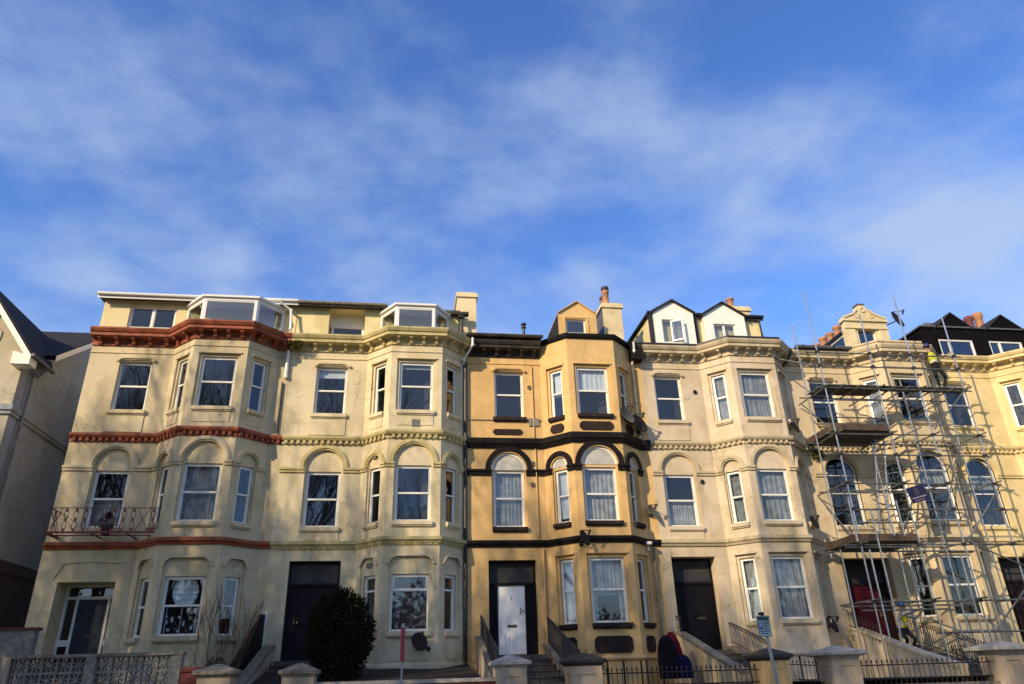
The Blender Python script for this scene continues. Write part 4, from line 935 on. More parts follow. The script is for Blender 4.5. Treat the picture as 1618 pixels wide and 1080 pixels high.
ck = MB(); C5 = Fr(X0+.01, 2.2, 0, -1)   # left cheek, u runs towards the street
for a, b, c_, d_ in ((0, 2.1, 13.26, 13.36), (0, 2.1, 12.4, 12.58), (0, .06, 12.58, 13.26), (1.02, 1.08, 12.58, 13.26), (2.04, 2.1, 12.58, 13.26)): ck.fbox(C5, a, b, c_, d_, 0, .06)
ck.face([C5.p(0.06, 12.58, .03), C5.p(2.04, 12.58, .03), C5.p(2.04, 13.26, .03), C5.p(.06, 13.26, .03)], 1); ck.fbox(C5, 0, 2.1, 12.4, 13.3, .7, .72, 2)
ck.build('cheek_window', [M['upvc'], M['glassd'], M['room']], do)
cr = MB(); cr.box(X0-.10, X1, .12, 2.3, 13.36, 13.44); cr.build('dormer_roof', 'iron', do)
chimney(h5, 19.35, 19.95, 4.0, 7.0, 12.5, 15.55, [(19.6, 4.3+.62*i, .55+.06*(i % 2), .19, 'terracotta', False) for i in range(5)])

# ---- yellow house at the right edge
h6, f6, p6, s6 = house(dict(name='terraced_house', label='bright yellow terraced house with a black boarded attic, rightmost of the terrace', x0=19.80, x1=25.7, L=22.05,
    wall='yellow6', trim='yellow6', cornm='yellow6', archm='yellow6', door=(20.05, 21.55, 2.25, 4.95), c=20.42, g='square', cur={'s1': ('half', 'netd', .72)}, arch_glass=True, ddepth=.5))
door(h6, 20.05, 21.55, 2.25, 4.95, .42, (20.35, 21.25, 4.15), 'doorbrown', 'doorbrown', None, side='solid', glassm='fan')
wa = (20.42, 21.92, 12.40, 13.28); wb = (22.62, 24.1, 12.40, 13.28)
F = attic(h6, 19.84, 25.6, .08, 12.3, 13.76, [rect(*wa), rect(*wb)], 'navyboard', 5.0)
for wv in (wa, wb):
    rm = MB(); w = MB(); a, b, c_, d_ = wv; t = .07
    for q in ((a, b, d_-t, d_), (a, b, c_, c_+t), (a, a+t, c_+t, d_-t), (b-t, b, c_+t, d_-t), (a+.45, a+.53, c_+t, d_-t)): w.fbox(F, *q, .03, .10)
    wo = w.build('attic_window', 'upvc', h6); pn = MB(); pn.face([F.p(a+t, c_+t, .06), F.p(b-t, c_+t, .06), F.p(b-t, d_-t, .06), F.p(a+t, d_-t, .06)]); pn.build('pane', 'glassd', wo)
    pn = MB(); pn.fbox(F, a-.2, b+.2, c_-.1, d_+.2, .8, .82); pn.build('interior', 'room', wo)
for xc, w_ in ((21.25, .74), (23.5, .78)):
    g = MB(); g.prism(F, [(xc-w_, 13.76), (xc+w_, 13.76), (xc, 14.40)], -.02, 1.6)
    g2 = g.build('gable', 'navyboard', h6); v = MB()
    v.prism(F, [(xc-w_-.1, 13.70), (xc, 14.40), (xc, 14.46), (xc-w_-.1, 13.78)], -.08, 1.7); v.prism(F, [(xc, 14.40), (xc+w_+.1, 13.70), (xc+w_+.1, 13.78), (xc, 14.46)], -.08, 1.7); v.build('gable_roof', 'slate', g2)
flatroof(h6, 19.74, 25.6, 0, 5, 13.76, 13.82, 'lead')
rf = MB(); rf.face([(20.6, .8, 13.84), (26, .8, 13.84), (26, 4.6, 16.4), (24.0, 4.6, 16.4)]); rf.face([(26, 4.6, 16.4), (26, 9, 13.8), (20.6, 9, 13.84), (24, 4.6, 16.4)]); rf.face([(20.6, 9, 13.84), (20.6, .8, 13.84), (24.0, 4.6, 16.4)])
rf.build('roof', 'greyslate', h6)
chimney(h6, 24.3, 25.6, 2.6, 3.2, 12.6, 14.9, [(24.75, 2.9, .95, .19, 'pot_red', False), (25.25, 2.9, 1.15, .19, 'terracotta', False)], bodym='greyslate', capm='greyslate')

# ================================================================== left neighbour
nb = thing('gabled_house', (-18, 0, ZB), 'shaded gabled house with white bargeboards, left of the terrace across a narrow gap', 'house')
XN = -12.3; xr_ = -13.72; zr = 13.6; XL = XN-2*(XN-xr_); FX = -20.0
m = MB(); slope = (13.38-11.69)/(13.54-12.28)
front = [(FX, ZB), (XN, ZB), (XN, 11.65), (xr_, 11.65+slope*(XN-xr_)), (XL, 11.65), (FX, 11.65)]
hl = [rect(-14.45, -13.35, 6.2, 8.0), rect(-18.3, -17.2, 6.2, 8.0), rect(-18.3, -17.2, 10.0, 11.3)]
m.panel(WALL, front, hl)
for q in hl: m.reveal(WALL, q, 0, .15)
m.build('wall', 'nbr', nb)
m = MB(); m.prism(WALL, octagon(-13.62, 12.1, .9, .8, .25), -.03, 0); m.build('raised_panel', 'nbr', nb)
rm = MB()
for q in hl: window(nb, rm, WALL, q[0][0], q[1][0], q[0][1], q[2][1], .12, 'nbr')
rm.build('interior', 'room', nb)
m = MB()
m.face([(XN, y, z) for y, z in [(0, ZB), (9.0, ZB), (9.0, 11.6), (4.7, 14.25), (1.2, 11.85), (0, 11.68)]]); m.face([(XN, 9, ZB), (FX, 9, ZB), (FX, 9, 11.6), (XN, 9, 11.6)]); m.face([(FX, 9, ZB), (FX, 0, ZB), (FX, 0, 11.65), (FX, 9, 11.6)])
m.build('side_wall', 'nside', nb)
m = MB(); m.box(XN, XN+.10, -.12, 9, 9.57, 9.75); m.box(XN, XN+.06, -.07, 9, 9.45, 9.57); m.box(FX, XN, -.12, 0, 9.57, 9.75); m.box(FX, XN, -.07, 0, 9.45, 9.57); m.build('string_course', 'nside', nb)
m = MB(); m.box(XN, XN+.06, 0, 9, 5.0, 5.35); m.box(XN, XN+.03, 0, 9, ZB, 5.0); m.build('side_plinth', 'brick', nb)
r = MB(); ov = .42
xe = XN+ov; ze = 11.65-slope*ov+.12; zt = 11.65+slope*(XN-xr_)+.12
yv = 1.0+(zt+.1-11.74)/.705
r.face([(xe, -.45, ze+.14), (xe, 1.05, ze+.14), (xr_, yv, zt+.14), (xr_, -.45, zt+.14)]); r.face([(xr_, -.45, zt), (xr_, yv, zt), (xe, 1.05, ze), (xe, -.45, ze)]); r.face([(xe, -.45, ze), (xe, 1.05, ze), (xe, 1.05, ze+.14), (xe, -.45, ze+.14)]); r.face([(xr_, -.45, zt), (xe, -.45, ze), (xe, -.45, ze+.14), (xr_, -.45, zt+.14)])
r.prism(WALL, [(XL-ov, ze), (xr_, zt), (xr_, zt+.14), (XL-ov, ze+.14)], -.45, 5)
r.face([(FX-.4, -.4, 11.6), (XL, -.4, 11.6), (XL, 4.7, 14.4), (FX-.4, 4.7, 14.4)])
yr, zr2 = 4.7, 14.35
for (ya, za, yb, zb) in ((1.0, 11.74, yr, zr2), (yr, zr2, 9.4, 11.4)):
    r.face([(xe-.02, ya, za), (xe-.02, yb, zb), (FX, yb, zb), (FX, ya, za)]); r.face([(xe-.02, yb, zb+.14), (xe-.02, ya, za+.14), (FX, ya, za+.14), (FX, yb, zb+.14)])
    r.face([(xe-.02, ya, za), (xe-.02, ya, za+.14), (xe-.02, yb, zb+.14), (xe-.02, yb, zb)])
ro = r.build('roof', 'slate', nb)
bb = MB()
bb.prism(WALL, [(xr_, zt-.24), (xe, ze-.22), (xe, ze+.04), (xr_, zt+.02)], -.50, -.455); bb.prism(WALL, [(XN-.16, ze-.24), (xe-.02, ze-.24), (xe-.02, ze+.02), (XN-.16, ze+.2)], -.44, .0)
bb.prism(WALL, [(XL-ov, ze-.28), (xr_, zt-.30), (xr_, zt+.02), (XL-ov, ze+.04)], -.50, -.455)
bb.build('bargeboard', 'white', ro)
bb = MB(); V2 = Fr(xe, 0, 0, 1)
bb.face([(xe+.01, 1.0, 11.66), (xe+.01, yr, zr2-.16), (xe+.01, yr, zr2+.06), (xe+.01, 1.0, 11.88)]); bb.face([(XN, 1.0, 11.70), (XN, yr, zr2-.12), (xe+.01, yr, zr2-.12), (xe+.01, 1.0, 11.70)])
bb.build('bargeboard', 'white', ro)
g = MB(); g.poly([(xe+.05, -.5, ze+.05), (xe+.05, 1.0, ze+.05)], .06, 8); g.build('gutter', 'lead', ro)
drainpipe(nb, [(xe+.05, .6, ze), (XN+.25, .6, ze-.25), (XN+.12, .55, 11.0), (XN+.12, .55, 2.0)], .045, 'concrete', False)

# ================================================================== fixtures on the fronts
def dish(x, y, z, r, yaw, tilt, label, wallpt=None, m='dish', group='satellite dishes on the terrace'):
    """dish centre, facing yaw (deg from -Y towards +X), tilted up"""
    t = thing('satellite_dish', (x, y, z), label, 'satellite dish', group)
    d = MB(); n = 20; rings = 5; a = R_(yaw)
    N = Vector((math.sin(a)*math.cos(R_(tilt)), -math.cos(a)*math.cos(R_(tilt)), math.sin(R_(tilt))))
    S = Vector((math.cos(a), math.sin(a), 0)); T = N.cross(S)*-1
    c = Vector((x, y, z)); P = lambda rr, th, off: c+S*(rr*math.cos(th)*r*.92)+T*(rr*math.sin(th)*r*1.05)+N*(off+rr*rr*r*.22)
    for off, fl in ((0, False), (-.015, True)):
        for i in range(rings):
            for k in range(n):
                a0, a1 = 2*math.pi*k/n, 2*math.pi*(k+1)/n; r0, r1 = i/rings, (i+1)/rings
                q = [P(r0, a0, off), P(r1, a0, off), P(r1, a1, off), P(r0, a1, off)]
                if i == 0: q = q[1:] if False else [P(0, 0, off), P(r1, a0, off), P(r1, a1, off)]
                d.face(q if not fl else list(reversed(q)))
    for k in range(n):
        a0, a1 = 2*math.pi*k/n, 2*math.pi*(k+1)/n; d.face([P(1, a0, 0), P(1, a0, -.015), P(1, a1, -.015), P(1, a1, 0)])
    d.build('reflector', m, t, smooth=False)
    b = MB(); bot = P(1, -math.pi/2, 0); tip = c+N*r*1.15-T*r*.45
    b.poly([c-N*.06-T*r*.5, bot, tip], .014, 6); b.build('arm', 'iron', t)
    l = MB(); l.tube(tip-N*.02, tip+T*.10-N*.09, .035, 10); l.tube(tip, tip+N*.03, .045, 10); l.build('receiver', 'iron', t)
    k = MB(); w = Vector(wallpt) if wallpt else Vector((x, 0, z-.1)); k.poly([c-N*.03, c-N*.12, w+Vector((0, -.02, 0))], .022, 6); k.tube(w, w+Vector((0, -.03, 0)), .07, 8); k.build('bracket', 'iron', t)
    return t
dish(.42, -1.15, 2.60, .26, 22, 25, 'round brown satellite dish low on the bay of the pale cream house', (.70, -.80, 2.45))
dish(7.66, -.38, 9.34, .36, 26, 22, 'large near-black satellite dish above the black band of the ochre house', (7.75, 0, 9.2))
dish(7.15, -.78, 9.50, .32, 34, 22, 'dark dish beside an aerial, in the corner by the bay of the ochre house', (7.35, -.33, 9.35), 'dishl')
dish(7.86, -.25, 6.42, .22, 34, 22, 'small satellite dish between the ochre house and the next, at first floor height', (7.9, 0, 6.35), 'dishl')
dish(5.32, -1.12, 5.42, .25, 44, 20, 'dark green dish on the lowest black band of the ochre house, above its bay window', (5.3, -.8, 5.3))
dish(13.17, -.62, 9.28, .26, 32, 20, 'narrow satellite dish on the upper right corner of the house with white dormers', (13.0, -.6, 9.2))
dish(13.18, -.65, 5.98, .22, 30, 20, 'narrow satellite dish by the first floor band beside the lower scaffold platform', (13.0, -.6, 5.9))
dish(13.06, -.72, 2.85, .25, 32, 20, 'satellite dish low on the bay corner above the white pillar cap', (12.86, -.72, 2.8))
dish(18.66, -.15, 13.90, .36, 27, 16, 'large dark dish against the sky, fixed to the ornate dormer', (18.18, .05, 13.7))
aer = MB(); aer.tube((7.05, -.75, 9.55), (7.30, -.85, 9.95), .012, 6)
for i in range(7):
    c = Vector((7.05, -.75, 9.55)).lerp(Vector((7.30, -.85, 9.95)), (i+.5)/7); aer.tube(c-Vector((0, .15, 0)), c+Vector((0, .15, 0)), .006, 5)
aer.tube((7.05, -.75, 9.55), (7.2, -.2, 9.5), .012, 6)
tag(aer.build('television_aerial', 'iron'), 'thin slanted television aerial above the two dishes on the ochre house', 'aerial')
fl = thing('flood_light', (7.62, -.30, 5.36), 'small white security light under the lowest black band of the ochre house', 'light')
m = MB(); m.box(7.52, 7.72, -.36, -.20, 5.36, 5.46); m.box(7.55, 7.69, -.40, -.36, 5.37, 5.45); m.build('lamp_head', 'white', fl)
m = MB(); m.tube((7.62, -.30, 5.36), (7.62, -.20, 5.24), .02, 8); m.box(7.58, 7.66, -.25, -.05, 5.20, 5.27); m.build('bracket', 'white', fl)

# balcony of the red banded house (a part of it)
bal = MB(); bx0, bx1, by = -10.08, -7.17, -.82; zb, ztp = 5.68, 6.40
bal.box(bx0, bx1, by-.02, by+.02, zb, zb+.05); bal.box(bx0, bx0+.04, by, 0, zb, zb+.05); bal.box(bx0-.02, bx1+.02, by-.015, by+.015, ztp-.02, ztp)
bal.box(bx0-.015, bx0+.015, by, -.02, ztp-.02, ztp)
bal.box(bx0+.04, bx1-.02, -.40, -.36, zb+.001, zb+.03)
for x in (bx0+.02, -8.85, -7.9): bal.box(x-.02, x+.02, by, -.002, zb-.03, zb)
bo = bal.build('balcony', 'rediron', h1)
def scroll(x, mm, fr):
    pts = []
    for i in range(13):
        t = i/12; z = zb+.05+(ztp-.02-zb-.05)*t; pts.append((t, z))
    for s in (-1, 1):
        P_ = [fr.p(x+s*.058*abs(math.sin(t*math.pi*2))**.8, z, 0) for t, z in pts]; mm.poly(P_, .010, 5)
    zc = (zb+ztp)/2+.02
    for k in range(8): a = k*math.pi/4; mm.tube(fr.p(x, zc, 0), fr.p(x+.065*math.cos(a), zc+.065*math.sin(a), 0), .012, 5, r2=.004)
    for z in (zb+.09, ztp-.08): mm.tube(fr.p(x, z-.04, 0), fr.p(x, z+.04, 0), .026, 6)
BFm = Fr(0, by, 1, 0); BS = Fr(bx0, 0, 0, -1)
for k, x in enumerate((-9.62, -9.36, -9.10, -8.35, -8.08, -7.82, -7.28)):
    s_ = MB(); scroll(x, s_, BFm); s_.build('baluster', 'rediron', bo)
for a, b in ((-9.98, -9.75), (-9.0, -8.72), (-8.72, -8.46), (-7.72, -7.38)):
    s_ = MB(); s_.tube(BFm.p(a, zb+.05, 0), BFm.p(b, ztp, 0), .010, 5); s_.tube(BFm.p(b, zb+.05, 0), BFm.p(a, ztp, 0), .010, 5); s_.build('crossed_bar', 'rediron', bo)
s_ = MB(); scroll(.42, s_, BS); s_.tube(BS.p(.05, zb+.05, 0), BS.p(.78, ztp, 0), .01, 5); s_.tube(BS.p(.78, zb+.05, 0), BS.p(.05, ztp, 0), .01, 5); s_.build('baluster', 'rediron', bo)
# dark potted plant on the balcony
pp = thing('potted_plant', (-8.62, -.45, zb+.03), 'dark potted plant standing on the iron balcony', 'plant')
m = MB(); m.lathe((-8.62, -.45, zb+.03), [(0, 0), (.12, 0), (.17, .22), (.19, .22), (.19, .26), (.15, .26), (.14, .22), (0, .22)], 14); m.build('pot', 'iron', pp)
m = MB()
for i in range(520):
    a = random.random()*6.28; h = random.random()**.8; rr = (.34*(1-h)+.04)*random.random()**.5; c = Vector((-8.62+rr*math.cos(a), -.45+rr*math.sin(a), zb+.24+h*.42))
    d = Vector((random.uniform(-1, 1), random.uniform(-1, 1), random.uniform(-.3, 1))).normalized()*.05; e = d.orthogonal().normalized()*.018; m.face([c-e, c+d*.5-e*.2, c+d, c+e])
m.build('foliage', 'leaf', pp, weld=False)

# ================================================================== ground
def struct(name, mb, m, kind='structure'):
    o = mb.build(name, m); return tag(o, kind=kind)
g = MB(); g.face([(-900, -900, -.02), (900, -900, -.02), (900, 900, -.02), (-900, 900, -.02)]); struct('ground', g, 'grass')
g = MB(); g.box(-60, 60, -17.5, -8.6, -.3, 0.0); struct('road', g, 'asphalt')
g = MB(); g.box(-60, 60, -8.6, -5.75, -.3, .13); struct('pavement', g, 'paving')
g = MB(); g.box(-60, 60, -26, -17.5, -.3, .12); struct('far_pavement', g, 'paving')
g = MB(); nx, ny = 90, 14
def gz(x, y): return 1.36+((y+5.4)/4.6*.60 if -4.1 < x < 2.1 else 0)+.05*noise.noise(Vector((x*.9, y*.9, 2)))
for i in range(nx):
    for j in range(ny):
        xa, xb = -20+48*i/nx, -20+48*(i+1)/nx; ya, yb = -5.4+5.6*j/ny, -5.4+5.6*(j+1)/ny
        g.face([(xa, ya, gz(xa, ya)), (xb, ya, gz(xb, ya)), (xb, yb, gz(xb, yb)), (xa, yb, gz(xa, yb))])
struct('garden_soil', g, 'soil')

# ================================================================== stairs, flanks, railings
def spear(mb, x, y, z0, z1, r=.009):
    mb.tube((x, y, z0), (x, y, z1-.10), r, 5, cap=False); mb.tube((x, y, z1-.10), (x, y, z1-.07), r, 6, r2=.024); mb.tube((x, y, z1-.07), (x, y, z1), .024, 6, r2=.001)
def railing(name, label, pts, h, sp=.115, group='black spiked iron railings', lower=.12, m='iron', side=0):
    """bars along a line of points (x, y, zbase)"""
    a = Vector(pts[0]); t = thing(name, a, label, 'railing', group)
    r = MB()
    for off in (h-.14, lower):
        r.poly([Vector(p)+Vector((0, 0, off)) for p in pts], .014, 6)
    r.build('rail', m, t)
    L = sum((Vector(q)-Vector(p)).length for p, q in zip(pts, pts[1:])); n = min(99, int(L/sp))
    proto = None
    for i in range(n):
        s_ = (i+.5)/n*L; k = 0
        for p, q in zip(pts, pts[1:]):
            l = (Vector(q)-Vector(p)).length
            if s_ <= l: c = Vector(p).lerp(Vector(q), s_/l); break
            s_ -= l
        if proto is None:
            b = MB(); spear(b, c.x, c.y, c.z, c.z+h); proto = b.build('bar', m, t); base = c.copy()
        else:
            o = proto.copy(); scene.collection.objects.link(o); o.parent = t; o.location = c-base
            o.rotation_euler = (0, 0, 0)
    return t
def stair(x0, x1, label, ybot=-4.7):
    s = MB(); n = 7; s.box(x0, x1, -.55, .3 if False else -.002, ZB, 2.24)
    for i in range(n):
        ya = -.55-(i+1)*.58; s.box(x0, x1, ya, ya+.58, ZB, 2.24-(i+1)*.155)
        s.box(x0, x1, ya-.03, ya+.25, 2.24-(i+1)*.155, 2.24-(i+1)*.155+.03)
    return tag(s.build('front_steps', 'step'), label, 'steps', 'steps up to the front doors')
def flank(x0, x1, label, prof, m='warm5', capm='stonecap', group='sloping walls beside the steps'):
    t = thing('stair_wall', ((x0+x1)/2, prof[0][0], ZB), label, 'wall', group)
    w = MB(); F = Fr(x0, 0, 0, -1)  # u = -y
    poly = [(-prof[0][0], ZB)]+[(-prof[-1][0], ZB)]+[(-y, z) for y, z in reversed(prof)]
    # side faces in the yz plane
    pts = [(y, z) for y, z in prof]+[(prof[-1][0], ZB), (prof[0][0], ZB)]
    A = [(x0, y, z) for y, z in pts]; B = [(x1, y, z) for y, z in pts]
    w.face(list(reversed(A))); w.face(B)
    for i in range(len(pts)): j = (i+1) % len(pts); w.face([A[i], A[j], B[j], B[i]])
    w.build('wall', m, t)
    c = MB()
    for (ya, za), (yb, zb_) in zip(prof, prof[1:]):
        q = [(x0-.04, ya, za), (x1+.04, ya, za), (x1+.04, yb, zb_), (x0-.04, yb, zb_)]; q2 = [(a, b, z+.08) for a, b, z in q]
        c.face(q); c.face(list(reversed(q2)))
        for i in range(4): j = (i+1) % 4; c.face([q[j], q[i], q2[i], q2[j]])
    c.build('coping', capm, t); return t
pf = [(-.02, 2.72), (-.35, 2.70), (-1.1, 2.50), (-3.1, 1.93), (-4.6, 1.56)]
pr_ = [(y, z+.08) for y, z in pf]
for x0, x1, lab in ((-3.55, -1.85, 'stone steps up to the dark door of the pale cream house'), (2.42, 4.12, 'stone steps up to the white door'), (8.45, 9.85, 'stone steps up to the black door of the house with dormers'), (14.30, 15.95, 'stone steps up to the crimson door'), (-9.8, -8.2, 'stone steps up to the slate blue door with side lights')):
    stair(x0, x1, lab)
flank(-3.85, -3.65, 'grey stair wall running down from the dark doorway of the pale cream house', [(y, z-.12) for y, z in pf], 'nbr')
flank(2.14, 2.34, 'pale narrow stair wall left of the white front door', pf, 'pink4')
flank(4.16, 4.32, 'low dark stair wall right of the white front door', [(y, z-.25) for y, z in pf], 'stonecap')
flank(8.22, 8.42, 'ochre plastered stair wall with a mossy coping, left of the black doorway', pf, 'warm5')
flank(9.88, 10.02, 'low stair wall under the railing right of the black doorway', [(y, z-.45) for y, z in pf], 'stonecap')
flank(14.02, 14.26, 'smooth cream stair wall below the crimson door', pf, 'pink4', 'pink4')
flank(15.98, 16.14, 'low stair wall under the railing right of the crimson door', [(y, z-.55) for y, z in pf], 'stonecap')
def slope_pts(x, dz, ys=(-.2, -1.1, -3.1, -4.4)):
    def zz(y):
        for (ya, za), (yb, zb_) in zip(pf, pf[1:]):
            if yb <= y <= ya: return za+(zb_-za)*(y-ya)/(yb-ya)
        return pf[-1][1]
    return [(x, y, zz(y)+dz) for y in ys]
railing('iron_railing', 'spiked railing sloping down on the left side of the white door', slope_pts(2.24, .08), .62, .10)
railing('iron_railing', 'spiked railing sloping down on the right side of the white door', slope_pts(4.24, -.17), .78, .10)
railing('iron_railing', 'short rail at the top of the ochre stair wall beside the black doorway', slope_pts(8.28, .08, (-.15, -.6)), .5, .10)
railing('iron_railing', 'curving spiked railing right of the black doorway', slope_pts(9.95, -.37, (-.2, -.5, -1.4, -2.6)), .72, .10)
railing('iron_railing', 'dense spiked railing descending right of the crimson door', slope_pts(16.06, -.47), .78, .10)
railing('iron_railing', 'spiked railing round the light well of the buff house', [(16.2, -1.6, 1.62), (18.7, -1.6, 1.60)], .58, .10)
railing('iron_railing', 'spiked railing round the light well of the house with white dormers', [(10.3, -2.6, 1.30), (11.5, -3.2, 1.20)], .62, .10)
railing('iron_railing', 'handrail fixed beside the left jamb of the crimson doorway', [(14.0, -.12, 2.75), (14.0, -.55, 2.62), (14.0, -1.6, 2.2)], .6, .16)
railing('iron_railing', 'front garden railing between the black capped pillar and the next gate pillar', [(4.40, -5.5, 1.28), (8.18, -5.5, 1.28)], .52, .118)
railing('iron_railing', 'front garden railing between the two pale capped pillars at the right', [(10.62, -5.5, 1.25), (14.2, -5.5, 1.25)], .56, .13)

# dark fence between the first two houses
ff = thing('side_fence', (-3.98, -.4, ZB), 'dark sloping timber fence between the red banded house and the dark doorway', 'fence')
w = MB(); pts = [(-.15, 3.50), (-.74, 3.45), (-.95, 3.30), (-1.99, 2.89), (-3.71, 2.10), (-4.6, 1.8), (-4.6, ZB), (-.15, ZB)]
A = [(-4.02, y, z) for y, z in pts]; B = [(-3.96, y, z) for y, z in pts]; w.face(list(reversed(A))); w.face(B)
for i in range(len(pts)): j = (i+1) % len(pts); w.face([A[i], A[j], B[j], B[i]])
w.build('panel', 'black', ff); w = MB(); w.box(-3.98, -3.90, -.16, -.06, 2.3, 3.55); w.build('post', 'white', ff)

# ================================================================== gate pillars
def pillar(x, y, w, zt, shaftm, capm, label, cw=None, zb=.12):
    t = thing('gate_pillar', (x, y, zb), label, 'gate pillar', 'rendered gate pillars along the pavement'); h = w/2
    s = MB(); z1 = zt-.26; s.box(x-h, x+h, y-h, y+h, zb, z1)
    # raised border leaving a sunk panel on the front and sides
    for F in (Fr(x, y-h, 1, 0), Fr(x-h, y, 0, -1), Fr(x+h, y, 0, 1)):
        e = h+.025 if F.u.x else h
        s.fbox(F, -e, -e+.15, zb, z1, -.025, 0); s.fbox(F, e-.15, e, zb, z1, -.025, 0); s.fbox(F, -e+.15, e-.15, z1-.17, z1, -.025, 0); s.fbox(F, -e+.15, e-.15, zb, zb+.3, -.025, 0)
    s.build('shaft', shaftm, t)
    c = MB(); k = (cw or w*1.32)/2
    def sq(a, z): return [(x-a, y-a, z), (x+a, y-a, z), (x+a, y+a, z), (x-a, y+a, z)]
    L = [sq(h+.03, z1), sq(h+.05, z1+.03), sq(k-.04, z1+.05), sq(k, z1+.07), sq(k, z1+.13), sq(k-.05, z1+.15), sq(.10, z1+.26), sq(.03, z1+.275)]
    c.face(list(reversed(L[0])))
    for a, b in zip(L, L[1:]):
        for i in range(4): j = (i+1) % 4; c.face([a[i], a[j], b[j], b[i]])
    c.face(L[-1]); c.build('cap', capm, t); return t
pillar(-3.87, -5.5, .62, 2.06, 'pillarp', 'stonecap', 'peach gate pillar with a brown pointed cap, left of the evergreen bush', .86)
pillar(-2.18, -5.5, .60, 2.03, 'pillarp', 'stonecap', 'gate pillar with a mossy flat cap, in front of the evergreen bush', .80)
pillar(2.36, -5.5, .62, 2.09, 'pillarp', 'capwhite', 'gate pillar with a half white, half dark cap in front of the white door', .86)
pillar(4.03, -5.5, .66, 2.09, 'pillarp', 'capblack', 'gate pillar with a black pointed cap, right of the white door', .90)
pillar(8.50, -5.5, .60, 2.09, 'ochre', 'capblack', 'ochre gate pillar with a black cap behind the parking sign post', .84)
pillar(10.22, -5.5, .64, 2.11, 'pillarp', 'capwhite', 'grey gate pillar with a pale pointed cap, right of the parking sign', 1.02)
pillar(14.55, -5.5, .66, 2.12, 'pillarp', 'capwhite', 'peach gate pillar with a wide pale cap near the right edge', 1.10)
# low front walls
def lowwall(x0, x1, zt, label, m, capm, y=-5.5, th=.24):
    t = thing('garden_wall', ((x0+x1)/2, y, .12), label, 'wall', 'low front garden walls')
    w = MB(); w.box(x0, x1, y-th/2, y+th/2, .12, zt-.08); w.build('wall', m, t); c = MB(); c.box(x0, x1, y-th/2-.04, y+th/2+.04, zt-.08, zt); c.build('coping', capm, t)
lowwall(-1.87, 2.04, 1.66, 'low brick red garden wall with a pale coping below the pale cream house', 'redw', 'capwhite')
lowwall(4.37, 8.19, 1.28, 'low wall carrying the railing of the ochre house', 'redw', 'stonecap')
lowwall(10.55, 14.2, 1.25, 'low wall carrying the railing before the scaffold', 'redw', 'stonecap')
lowwall(-4.60, -4.20, 2.02, 'short dark red wall between the screen wall and the peach pillar', 'redw', 'redw', th=.2)
lowwall(-24, -8.05, 1.9, 'rendered garden wall left of the screen block wall', 'nbr', 'stonecap')
w = thing('side_wall', (-11.2, -2, ZB), 'plain grey low wall closing the gap left of the red banded house', 'wall')
m = MB(); m.box(-15.5, -9.15, -2.12, -1.88, ZB, 3.06); m.build('wall', 'concrete', w); m = MB(); m.box(-15.5, -9.10, -2.16, -1.84, 3.06, 3.12); m.build('coping', 'redw', w)
# pierced screen block wall
sw = thing('screen_block_wall', (-6.3, -5.5, .12), 'pierced concrete screen wall of star pattern blocks at lower left', 'wall')
SX0, SX1, ST = -7.94, -4.62, 2.33; SWF = Fr(0, -5.55, 1, 0)
def blocks(x0, x1, zt, rows=3, size=.295):
    m = MB(); n = round((x1-x0)/size); w_ = (x1-x0)/n
    for i in range(n):
        for j in range(rows):
            a, b = x0+i*w_, zt-(j+1)*size; cx, cz = a+w_/2, b+size/2; t = .022
            m.fbox(SWF, a, a+t, b, b+size, 0, .1); m.fbox(SWF, a+w_-t, a+w_, b, b+size, 0, .1); m.fbox(SWF, a+t, a+w_-t, b, b+t, 0, .1); m.fbox(SWF, a+t, a+w_-t, b+size-t, b+size, 0, .1)
            for k in range(8):
                an = k*math.pi/4+math.pi/8; r1 = .045; r2 = .135/max(abs(math.cos(an)), abs(math.sin(an)))
                m.path(SWF, [(cx, cz), (cx+math.cos(an)*r2, cz+math.sin(an)*r2)], .024, .012+.001*k, .088-.001*k)
            m.ring(SWF, cx, cz, .004, .03, .004, .096, 0, 360, 8)
    return m
blocks(SX0+.02, -6.52, ST-.06).build('pierced_panel', 'concrete', sw); blocks(-6.32, SX1-.2, ST-.06).build('pierced_panel', 'concrete', sw)
for a, b in ((-6.52, -6.32), (SX1-.2, SX1)):
    m = MB(); m.box(a, b, -5.60, -5.40, .12, ST-.06); m.build('pier', 'concrete', sw)
m = MB(); m.box(SX0, SX1, -5.60, -5.40, .12, ST-.06-.885); m.build('base', 'concrete', sw)
m = MB(); m.box(SX0-.02, SX1+.02, -5.62, -5.38, ST-.06, ST); m.build('coping', 'stonecap', sw)
m = MB(); m.box(-8.10, -7.96, -5.62, -5.38, .12, 2.30); tag(m.build('gate_post', 'pillarp'), 'plain rendered post at the left end of the screen block wall', 'post')

# ================================================================== planting
def leafcloud(cx, cy, cz, rx, ry, rz, n, size, mb, seed=1, shell=.62, flat=None):
    rnd = random.Random(seed)
    for i in range(n):
        v = Vector((rnd.gauss(0, 1), rnd.gauss(0, 1), rnd.gauss(0, 1))).normalized(); rr = shell+(1-shell)*rnd.random()**.6
        lump = 1+.16*noise.noise(v*2.3+Vector((seed, 0, 0)))+.08*noise.noise(v*6)
        c = Vector((cx+v.x*rx*rr*lump, cy+v.y*ry*rr*lump, cz+v.z*rz*rr*lump))
        a = (v+Vector((rnd.uniform(-1, 1), rnd.uniform(-1, 1), rnd.uniform(-.6, 1)))*.9).normalized(); b = a.orthogonal().normalized()
        b.rotate(Matrix.Rotation(rnd.random()*6.28, 3, a)); s_ = size*rnd.uniform(.6, 1.3)
        mb.face([c-b*s_*.35, c+a*s_*.5-b*s_*.1, c+a*s_, c+b*s_*.35])
